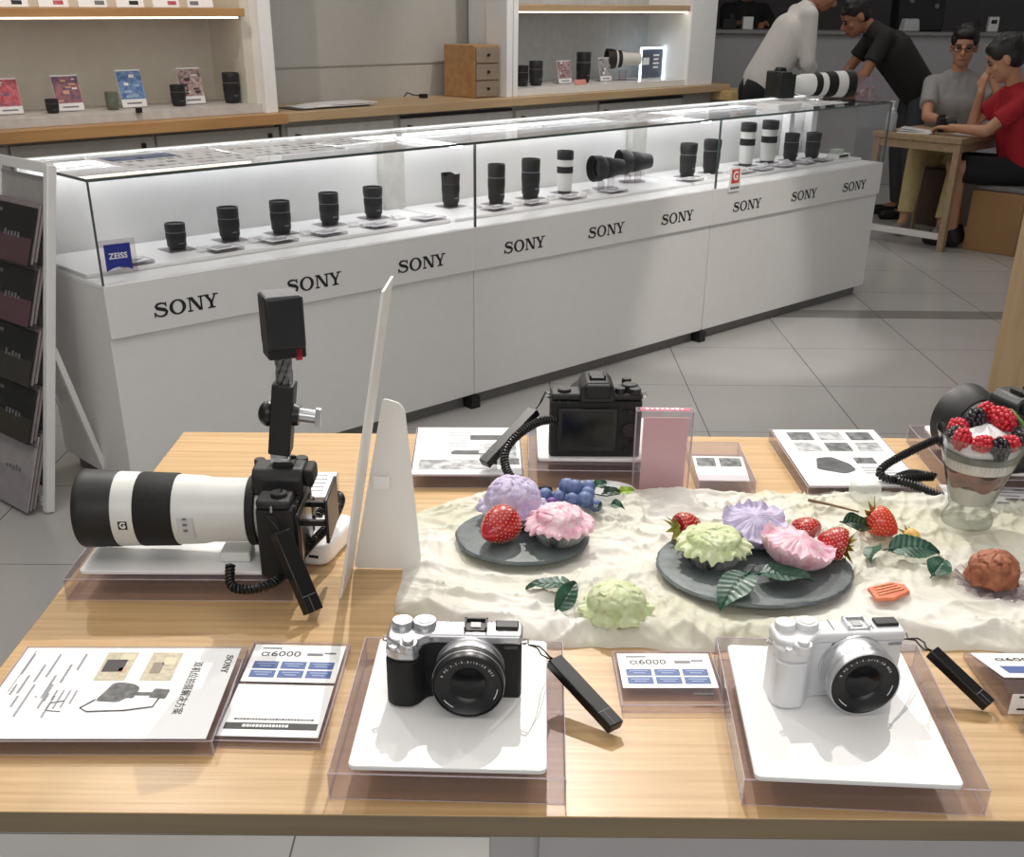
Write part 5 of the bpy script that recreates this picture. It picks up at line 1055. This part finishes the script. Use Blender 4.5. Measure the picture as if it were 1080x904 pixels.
for k, (lab, c1, c2) in enumerate(CV):
    z = LL * (.80 - .172 * k); MB().box((-WD / 2, -.035, z - .045), (WD - .055, .004, .075), M=FM).box((-WD / 2, -.018, z - .085), (WD - .055, .040, .004), M=FM).build('pocket', ACR, t)
    for q in range(3):
        b = thing('brochure', lab + [', front copy', ', middle copy', ', rear copy'][q], 'brochure', tuple(t.matrix_basis @ Vector((0, 0, 0))), 0, 'brochures in the rack')
        b.location = Vector((-1.494, 3.336, 0)); b.rotation_euler = (0, 0, atan2(-.172, .2)); M = FM @ Tr(-WD / 2 + .004 * q, -.042 + .010 * q, z + .006 + .007 * q) @ Rx(-.16)
        MB().box((0, 0, 0), (WD - .065 - .01 * (k % 2), .006, .172 if k < 4 else .25), M=M).build('cover', [mat('cover_%d_a' % k, c1, .3) if q == 0 else mat('page_block', (150, 140, 142), .6)], b, bev=.001)
        if q == 0:
            hh = .172 if k < 4 else .25
            MB().box((0, -.0038, -hh * .26), (WD - .066, .0008, hh * .46), M=M).build('lower_panel', mat('cover_%d_b' % k, c2, .35), b)
            m = MB(); rr = random.Random(k)
            for j in range(5): m.box((-.02 + .02 * j, -.0044, -.005 + .006 * rr.random()), (.012, .0006, .010 + .01 * rr.random()), M=M)
            m.box((-.08, -.0044, hh * .36), (.05, .0006, .010), M=M); m.build('cover_print', GREYINK, b)
# tan wooden column at the right edge
mb = MB(); mb.box((1.975 + .25, 4.36, .78), (.5, .42, 1.56)); o = mb.build('wood_column', mat('tan_column', (186, 158, 118), .55, rgb2=(176, 146, 106), scale=2, stretch=(8, 8, 1)), bev=.004); tag(o, 'plain tan wooden column at the right edge behind the display table', 'column')

# ------------------------------------------------------------------ demo table, stool and things on them
TC = Vector((2.872, 7.827, 0))
def TW(s, t_, z=0): return TC + SU * s + SV * t_ + Vector((0, 0, z))
t = thing('demo_table', 'pale wood table where the two seated people sit', 'table', TC, SA)
TG = mat('greyed_oak', (172, 148, 118), .5, rgb2=(156, 132, 102), scale=3, stretch=(1, 10, 10))
MB().box((.33, .29, .70), (.72, .64, .035)).build('tabletop', TG, t, bev=.003)
for x in (.0, .66):
    for y in (0, .58): MB().box((x, y, .342), (.045, .045, .684)).build('leg', TG, t, bev=.003)
MB().box((.33, 0, .655), (.62, .025, .055)).box((0, .29, .655), (.025, .54, .055)).build('apron', TG, t, bev=.002)
MB().box((0.02, .29, .09), (.03, .54, .04)).build('stretcher', WHITE, t, bev=.002)
t = thing('box_stool', 'cube-shaped tan stool with a grey cushion under the person in red', 'stool', (3.29, 7.985, 0), SA)
MB().box((.10, -.06, .195), (.62, .36, .39)).build('wood_box', mat('tan_stool', (158, 122, 82), .5, rgb2=(148, 112, 72), scale=2), t, bev=.004)
MB().box((.10, -.06, .408), (.60, .35, .036)).build('cushion', mat('grey_cushion', (120, 120, 122), .8), t, bev=.012, seg=3)
t = thing('pump_bottle', 'white hand sanitiser pump bottle on the corner of the demo table', 'bottle', TW(.03, .52, .7185), SA)
MB().lathe([(.034, 0), (.036, .004), (.036, .10), (.030, .118), (.013, .126), (.013, .132)], 24).build('bottle_body', mat('milky_bottle', (176, 178, 184), .35), t)
MB().cyl((0, 0, .132), (0, 0, .150), .014, .013, 16).cyl((0, 0, .15), (0, 0, .182), .005, n=10).box((-.014, 0, .186), (.052, .016, .009)).build('pump', WHITE_S, t, bev=.001)
t = thing('table_papers', 'folded papers on the demo table beside the pump bottle', 'papers', TW(.10, .36, .7180), SA + .3)
MB().box((0, 0, .012), (.14, .22, .004), M=Rx(.05)).box((0, .01, .003), (.15, .21, .006)).box((.01, 0, .020), (.12, .2, .003), M=Rx(.10)).build('sheets', PAPER, t)
t = thing('table_papers', 'thin leaflet under the forearm of the person in red', 'papers', TW(.28, .06, .7180), SA - .2)
MB().box((0, 0, .003), (.22, .15, .006)).build('sheets', PAPER, t)
t = thing('camera', 'black camera on the demo table between the two seated people', 'camera', TW(.30, .30, .7185), SA + .6)
MB().box((0, 0, .045), (.13, .05, .085)).box((0, 0, .095), (.05, .045, .028)).build('body', BLACK, t, bev=.006); MB().cyl((0, -.02, .045), (0, -.10, .05), .036, .040, 22).build('lens', BLACKM, t)
# things on the far service counter
t = thing('black_case', 'large black case standing on the far service counter', 'case', (3.52, 11.15, 1.2715)); MB().box((0, 0, .26), (.40, .22, .52), taper=1.08).build('shell', BLACK, t, bev=.01); MB().cyl((-.1, -.125, .24), (-.1, -.115, .24), .02).cyl((.12, -.125, .20), (.12, -.115, .20), .02).build('latch', GREYINK, t)
t = thing('white_box', 'small white box on the far service counter behind the man in the white shirt', 'box', (2.02, 11.1, 1.2715)); MB().box((0, 0, .05), (.09, .08, .10)).build('box_body', WHITE_S, t, bev=.004)
t = thing('desk_device', 'small dark device on the far service counter at the far left', 'device', (1.86, 11.1, 1.2715)); MB().box((0, 0, .04), (.12, .08, .08)).box((.02, 0, .10), (.04, .03, .05)).build('device_body', BLACK, t, bev=.004)
t = thing('card_reader', 'small white card reader with a dark screen on the far service counter', 'card reader', (4.18, 11.1, 1.2715)); MB().box((0, 0, .06), (.09, .05, .12)).build('reader_body', WHITE_S, t, bev=.006); MB().box((0, -.026, .08), (.05, .003, .03)).build('screen', BLACK, t)
for i, (x, s_) in enumerate(((3.95, .9), (4.05, 1.1))):
    t = thing('desk_device', ['short dark bottle left of the card reader', 'taller dark bottle beside the card reader'][i], 'bottle', (x, 11.1, 1.2715)); MB().lathe([(.02, 0), (.02, .05 * s_), (.008, .07 * s_), (.008, .09 * s_)], 12).build('bottle_body', BLACK, t)
t = thing('paper_bag', 'crumpled white paper bag on the far service counter above the person in glasses', 'bag', (3.42, 11.0, 1.2715), .2); MB().box((0, 0, .05), (.16, .1, .10), taper=.8).build('bag_body', mat('bag_white', (206, 206, 208), .7), t, bev=.01)
# brown side desk between the two standing men
t = thing('side_desk', 'brown desk between the two bending men behind the case', 'desk', (2.22, 9.15, 0), 0)
MB().box((0, 0, .875), (.70, .45, .03)).build('desktop', mat('brown_desktop', (118, 88, 66), .5), t, bev=.003); MB().box((0, .05, .43), (.62, .35, .86)).build('desk_body', mat('pale_grey_counter', (176, 175, 178)), t, bev=.003)
t = thing('desk_papers', 'grey papers on the brown desk under the hands of the man in white', 'papers', (2.02, 9.05, .8905), .2); MB().box((0, 0, .006), (.2, .16, .012)).build('sheets', mat('grey_sheets', (170, 172, 178), .6), t)

# ------------------------------------------------------------------ people
def cap(m, a, b, r0, r1, n=18):
    a = Vector(a); b = Vector(b); m.cyl(a, b, r0, r1, n); m.sph(a, r0, n, 10); m.sph(b, r1, n, 10)
def blob(m, c, r, M=None): m.sph(c, r, 22, 16, M=M)
def bake(m, name, mats, parent, voxel=.009, it=4, mi=None):
    me = bpy.data.meshes.new('tmp'); me.from_pydata(m.v, [], m.f); o = bpy.data.objects.new('tmp', me); C.objects.link(o)
    md = o.modifiers.new('r', 'REMESH'); md.mode = 'VOXEL'; md.voxel_size = voxel; md.use_smooth_shade = True
    sm = o.modifiers.new('s', 'SMOOTH'); sm.factor = .5; sm.iterations = it
    bpy.context.view_layer.update(); dg = bpy.context.evaluated_depsgraph_get(); me2 = bpy.data.meshes.new_from_object(o.evaluated_get(dg)); me2.name = name
    bpy.data.objects.remove(o); bpy.data.meshes.remove(me); me2.materials.clear(); me2.materials.append(mats)
    me2.polygons.foreach_set('use_smooth', [True] * len(me2.polygons)); q = bpy.data.objects.new(name, me2); C.objects.link(q); q.parent = parent; q.matrix_parent_inverse = parent.matrix_basis.inverted(); return q
def frame(fwd, up=(0, 0, 1)):
    f = Vector(fwd).normalized(); u = Vector(up); r = f.cross(u).normalized(); u = r.cross(f).normalized()
    return Matrix(((r.x, f.x, u.x, 0), (r.y, f.y, u.y, 0), (r.z, f.z, u.z, 0), (0, 0, 0, 1)))  # x right, y forward, z up
def head_mb(m, c, F, s=1):
    M = Tr(*c) @ F @ Matrix.Scale(s, 4)
    blob(m, (0, -.008, .028), (.074, .092, .090), M); blob(m, (0, .020, -.035), (.060, .066, .074), M); blob(m, (0, .048, -.078), (.034, .034, .028), M)
    m.cyl((0, .080, .012), (0, .108, -.026), .008, .015, 12, M=M); m.sph((0, .100, -.028), (.017, .015, .011), 12, 8, M=M)
    for sx in (-1, 1):
        m.sph((sx * .076, -.008, -.004), (.010, .020, .032), 12, 10, M=M); m.sph((sx * .038, .060, -.022), (.024, .020, .020), 12, 8, M=M); m.sph((sx * .032, .076, .018), (.022, .010, .007), 12, 8, M=M)
    m.sph((0, .082, -.054), (.026, .012, .006), 12, 8, M=M); m.sph((0, .078, -.064), (.020, .012, .006), 12, 8, M=M)
def face_parts(t, c, F, s=1, glasses=False):
    M = Tr(*c) @ F @ Matrix.Scale(s, 4); inv = t.matrix_basis.inverted()
    for sx in (-1, 1):
        o = MB().sph((sx * .031, .0835, .004), (.013, .006, .006), 12, 8, M=M).build('eye', mat('dark_eye', (30, 22, 20), .2), t); o.matrix_parent_inverse = inv
        o = MB().tube([(sx * .014, .088, .022), (sx * .032, .089, .027), (sx * .050, .076, .021)], .0035, 6, M=M).build('eyebrow', HAIR, t); o.matrix_parent_inverse = inv
    m = MB(); m.tube([(-.022, .084, -.058), (0, .094, -.060), (.022, .084, -.058)], [.002, .0045, .002], 8, M=M); o = m.build('lips', mat('lip', (150, 84, 76), .5), t); o.matrix_parent_inverse = inv
    if glasses:
        m = MB()
        for sx in (-1, 1):
            m.tube([(sx * .033 + .022 * cos(a), .098 + .002 * cos(a), .002 + .016 * sin(a)) for a in [2 * pi * k / 18 for k in range(19)]], .0022, 6, M=M); m.tube([(sx * .055, .096, .004), (sx * .072, .06, .006), (sx * .080, .0, .006)], .0020, 6, M=M)
        m.tube([(-.011, .100, .004), (.011, .100, .004)], .002, 6, M=M); o = m.build('glasses', BLACK, t); o.matrix_parent_inverse = inv
def hair_mb(m, c, F, s=1, fringe=True, long=0):
    M = Tr(*c) @ F @ Matrix.Scale(s, 4)
    blob(m, (0, -.018, .045), (.083, .094, .088), M); blob(m, (0, -.040, .005), (.078, .070, .070), M)
    if fringe:
        blob(m, (0, .040, .080), (.070, .052, .036), M)
        for sx in (-1, 1): blob(m, (sx * .062, .024, .048), (.022, .042, .038), M)
    rnd = random.Random(3)
    for k in range(40):
        a = rnd.random() * 6.28; e = rnd.uniform(.2, 1.4); m.sph((.072 * cos(a) * cos(e), -.015 + .084 * sin(a) * cos(e), .045 + .080 * sin(e)), (.022, .022, .014), 8, 6, M=M)
def hand_mb(m, wrist, d, n_, s=1, curl=.6, side=1):
    """palm from wrist along d, palm normal n_"""
    d = Vector(d).normalized(); n_ = Vector(n_); n_ = (n_ - d * n_.dot(d)).normalized(); r = d.cross(n_) * side; w = Vector(wrist)
    for k in (-1.2, -.4, .4, 1.2): cap(m, w + r * k * .008, w + d * .078 + r * k * .017, .014, .012, 10)
    for k, L in ((-1.5, .060), (-.5, .070), (.5, .074), (1.5, .066)):
        p = w + d * .080 + r * k * .0165; q = p + (d * cos(curl * .5) + n_ * sin(curl * .5)) * L * .5; e = q + (d * cos(curl * 1.5) + n_ * sin(curl * 1.5)) * L * .5
        cap(m, p, q, .0088, .0082, 8); cap(m, q, e, .0082, .0070, 8)
    p = w + d * .028 + r * .026; q = p + (r * .7 + d * .6 + n_ * .3).normalized() * .036; e = q + (d * .8 + n_ * .5 + r * .1).normalized() * .030
    cap(m, p, q, .0115, .0100, 8); cap(m, q, e, .0100, .0080, 8)
HAIR = mat('black_hair', (20, 17, 17), .45, rgb2=(36, 30, 28), scale=200, bump=.6, bscale=500)
SKIN = mat('skin', (196, 146, 116), .5, sss=.1, var=.03); SKIN2 = mat('tanned_skin', (170, 118, 90), .5, sss=.1, var=.03)
def person(label, loc, J, skin, shirt, trousers, shoe, fwd_head, sleeve='short', shorts=False, glasses=False, fringe=True, hs=1.0, hands=None, shirt_mat2=None, collar=None, up_head=(0, 0, 1), bulk=1.0):
    """J: world joints: hips c, chest c, neck, head, shoulders/elbows/wrists L R, hips/knees/ankles/toes L R"""
    t = thing('person', label, 'person', loc); V = {k: Vector(v) for k, v in J.items()}; F = frame(fwd_head, up_head)
    sh = (V['shR'] - V['shL']).normalized()
    m = MB(); head_mb(m, V['head'], F, hs); cap(m, V['neck'] - (V['head'] - V['neck']) * .35, V['head'] + F.to_3x3() @ Vector((0, -.01, -.04)), .056, .054)
    cap(m, V['pelvis'], V['chest'], .085, .08); cap(m, V['chest'], V['neck'], .07, .050)
    for s in 'LR':
        cap(m, V['sh' + s], V['el' + s], .046, .037); cap(m, V['el' + s], V['wr' + s], .037, .026)
        cap(m, V['neck'] * .8 + V['chest'] * .2, V['sh' + s], .045, .042)
        if hands and s in hands: dd, nn, cu, sd = hands[s]
        else: dd, nn, cu, sd = V['wr' + s] - V['el' + s], Vector((0, 0, -1)), .7, 1
        hand_mb(m, V['wr' + s], dd, nn, 1, cu, sd)
        cap(m, V['hip' + s], V['kn' + s], .078, .055); cap(m, V['kn' + s], V['an' + s], .054, .038); cap(m, V['an' + s] - Vector((0, 0, .02)), V['toe' + s], .032, .026)
    bake(m, 'body', skin, t, .0085, 2)
    # shirt
    m = MB(); up = (V['neck'] - V['pelvis']).normalized()
    for k in (-1, 0, 1):
        cap(m, V['pelvis'] + sh * k * .075 + up * .02, V['chest'] + sh * k * .090, (.116 - .012 * abs(k)) * bulk, (.122 - .01 * abs(k)) * bulk)
    cap(m, V['chest'] + sh * .07, V['neck'] - up * .05 + sh * .05, .112 * bulk, .070); cap(m, V['chest'] - sh * .07, V['neck'] - up * .05 - sh * .05, .112 * bulk, .070); cap(m, V['chest'], V['neck'] - up * .05, .122, .075)
    cap(m, V['neck'] - up * .06, V['neck'] - up * .015, .075, .064)
    for s in 'LR':
        cap(m, V['neck'] - up * .06, V['sh' + s], .066, .060); cap(m, V['chest'], V['sh' + s], .09, .058); a, b, c = V['sh' + s], V['el' + s], V['wr' + s]
        if sleeve == 'short': m.sph(a, .062, 16, 10); m.cyl(a, a.lerp(b, .68), .060, .064, 20)
        elif sleeve == 'rolled': m.sph(a, .062, 16, 10); m.cyl(a, b, .060, .054, 20); m.sph(b, .054, 16, 10); m.cyl(b, b.lerp(c, .35), .054, .050, 20)
        else: m.sph(a, .062, 16, 10); m.cyl(a, b, .060, .052, 20); m.sph(b, .052, 16, 10); m.cyl(b, b.lerp(c, .92), .052, .040, 20)
    bake(m, 'shirt', shirt, t, .0100, 5)
    m = MB()
    for k in (-1, 1): cap(m, V['pelvis'] + sh * k * .06 - up * .01, V['pelvis'] + sh * k * .06 + up * .06, .106, .100)
    for s in 'LR':
        a, b, c = V['hip' + s], V['kn' + s], V['an' + s]; cap(m, V['pelvis'], a, .10, .095); m.sph(a, .095, 16, 10)
        if shorts: m.cyl(a, a.lerp(b, .92), .095, .088, 22)
        else: m.cyl(a, b, .092, .072, 22); m.sph(b, .072, 16, 10); m.cyl(b, b.lerp(c, .97), .072, .060, 22)
    bake(m, 'shorts' if shorts else 'trousers', trousers, t, .0110, 5)
    inv = t.matrix_basis.inverted()
    for s in 'LR':
        m = MB(); a = V['an' + s]; b = V['toe' + s]; d = (b - a); d.z = 0; d.normalize(); fl_ = min(a.z, b.z + .03) - .055; fl_ = max(V['toe' + s].z - .03, 0)
        c0 = Vector((a.x, a.y, fl_ + .042)) - d * .035; c1 = Vector((b.x, b.y, fl_ + .034)); cap(m, c0, c1, .040, .036); m.cyl(c0 + Vector((0, 0, .0)), a + Vector((0, 0, .015)), .042, .042); q = bake(m, 'shoe', shoe, t, .008, 3)
    m = MB(); hair_mb(m, V['head'], F, hs, fringe); bake(m, 'hair', HAIR, t, .0075, 2)
    face_parts(t, V['head'], F, hs, glasses); return t
CLW = mat('white_shirt_cloth', (214, 210, 206), .8, var=.02, bump=.3, bscale=30); CLD = mat('charcoal_shirt_cloth', (38, 36, 36), .85, bump=.3, bscale=30); CLG = mat('grey_tshirt_cloth', (158, 156, 156), .85, bump=.3, bscale=30); CLR = mat('red_tshirt_cloth', (178, 30, 44), .8, bump=.3, bscale=30)
TRB = mat('black_trousers_cloth', (22, 23, 28), .85, bump=.2, bscale=40); TRG = mat('dark_grey_trousers_cloth', (72, 72, 78), .85, bump=.2, bscale=40); TRK = mat('khaki_trousers_cloth', (206, 190, 140), .85, bump=.2, bscale=40)
SHB = mat('black_shoe', (24, 22, 22), .5); SHG = mat('grey_shoe', (150, 140, 134), .6)
# man in the white shirt: bends forward to the right over the desk, y about 8.8
person('person in a white shirt and black trousers bending over the brown desk', (1.66, 8.8, 0), dict(
    pelvis=(1.74, 8.85, .98), chest=(1.93, 8.85, 1.30), neck=(2.03, 8.85, 1.47), head=(2.13, 8.84, 1.565),
    shL=(1.98, 9.02, 1.42), elL=(2.02, 9.05, 1.14), wrL=(2.20, 8.98, .985), shR=(2.00, 8.67, 1.41), elR=(2.02, 8.66, 1.12), wrR=(2.15, 8.82, .970),
    hipL=(1.70, 8.95, .92), knL=(1.72, 8.97, .50), anL=(1.66, 8.98, .09), toeL=(1.84, 8.98, .03), hipR=(1.70, 8.75, .92), knR=(1.74, 8.74, .50), anR=(1.70, 8.74, .09), toeR=(1.88, 8.74, .03)),
    SKIN2, CLW, TRB, SHB, (.75, -.05, -.60), sleeve='rolled', fringe=False, hs=1.08, bulk=1.12)
# man in dark shirt: bends to the left
person('person in a charcoal shirt bending to the left over the brown desk', (2.95, 9.2, 0), dict(
    pelvis=(2.98, 9.2, .93), chest=(2.74, 9.15, 1.18), neck=(2.55, 9.12, 1.34), head=(2.43, 9.10, 1.40),
    shL=(2.63, 8.95, 1.28), elL=(2.50, 8.92, 1.03), wrL=(2.40, 9.00, .93), shR=(2.64, 9.32, 1.28), elR=(2.50, 9.34, 1.05), wrR=(2.38, 9.24, .93),
    hipL=(3.00, 9.10, .88), knL=(2.98, 9.08, .48), anL=(3.04, 9.08, .09), toeL=(2.84, 9.08, .03), hipR=(3.00, 9.31, .88), knR=(2.96, 9.33, .48), anR=(3.02, 9.33, .09), toeR=(2.82, 9.33, .03)),
    SKIN2, CLD, TRG, SHB, (-.80, -.10, -.50), sleeve='short', fringe=False, hs=1.12, bulk=1.18)
# youth with glasses, seated behind the table, facing the viewer's left, hand at the neck
person('seated person with glasses in a grey t-shirt, one hand raised to the neck', (3.15, 8.75, 0), dict(
    pelvis=(3.22, 8.90, .52), chest=(3.12, 8.78, .86), neck=(3.12, 8.76, 1.06), head=(3.115, 8.72, 1.225),
    shL=(3.28, 8.70, .99), elL=(3.36, 8.50, .88), wrL=(3.27, 8.60, 1.10), shR=(2.97, 8.84, .98), elR=(2.90, 8.62, .78), wrR=(2.98, 8.42, .765),
    hipL=(3.24, 8.80, .50), knL=(3.10, 8.36, .52), anL=(3.02, 8.28, .12), toeL=(2.94, 8.14, .06), hipR=(3.10, 8.92, .50), knR=(2.86, 8.56, .54), anR=(2.82, 8.50, .13), toeR=(2.74, 8.38, .05)),
    SKIN, CLG, TRK, SHG, (-.35, -.90, -.12), sleeve='short', glasses=True, hs=1.13, hands=dict(L=(Vector((-.10, .05, .9)), Vector((-1, .3, .1)), .4, 1), R=(Vector((.2, -.9, -.1)), Vector((0, 0, -1)), .8, 1)))
t_ = thing('backless_seat', 'brown seat under the person with glasses', 'stool', (3.26, 8.95, 0), SA); MB().box((0, 0, .20), (.4, .4, .40)).build('wood_box', mat('brown_panel', (92, 70, 56), .6), t_, bev=.004)
# boy in red on the stool, facing left and down
person('seated person in a red t-shirt and black shorts leaning on the demo table', (3.30, 7.95, 0), dict(
    pelvis=(3.36, 7.98, .53), chest=(3.27, 7.96, .84), neck=(3.20, 7.93, 1.03), head=(3.12, 7.94, 1.180),
    shL=(3.23, 7.78, .95), elL=(3.02, 7.80, .765), wrL=(2.86, 8.00, .765), shR=(3.24, 8.13, .96), elR=(3.06, 8.16, .775), wrR=(3.04, 8.06, .98),
    hipL=(3.32, 7.88, .50), knL=(2.93, 7.92, .52), anL=(2.98, 7.98, .11), toeL=(2.86, 8.08, .035), hipR=(3.32, 8.08, .50), knR=(2.98, 8.14, .52), anR=(3.06, 8.12, .11), toeR=(2.94, 8.22, .035)),
    SKIN, CLR, TRB, SHB, (-.80, .40, -.42), sleeve='short', shorts=True, hs=1.16, bulk=1.08, hands=dict(R=(Vector((.05, 0, .9)), Vector((.8, .4, 0)), .9, 1), L=(Vector((-.6, .7, -.02)), Vector((0, 0, -1)), .7, -1)))
# someone partly visible at the very top, behind the counter
person('person in dark clothes behind the far counter at the top, head cut by the frame', (2.15, 11.9, 0), dict(
    pelvis=(2.12, 11.9, .95), chest=(2.12, 11.86, 1.28), neck=(2.12, 11.84, 1.48), head=(2.13, 11.80, 1.62),
    shL=(1.95, 11.86, 1.42), elL=(1.92, 11.70, 1.30), wrL=(2.02, 11.52, 1.31), shR=(2.30, 11.86, 1.42), elR=(2.36, 11.70, 1.30), wrR=(2.26, 11.52, 1.31),
    hipL=(2.03, 11.9, .9), knL=(2.03, 11.88, .5), anL=(2.03, 11.9, .09), toeL=(2.03, 11.74, .03), hipR=(2.21, 11.9, .9), knR=(2.21, 11.88, .5), anR=(2.21, 11.9, .09), toeR=(2.21, 11.74, .03)),
    SKIN2, CLD, TRB, SHB, (0, -.9, -.3), sleeve='long', hs=1)
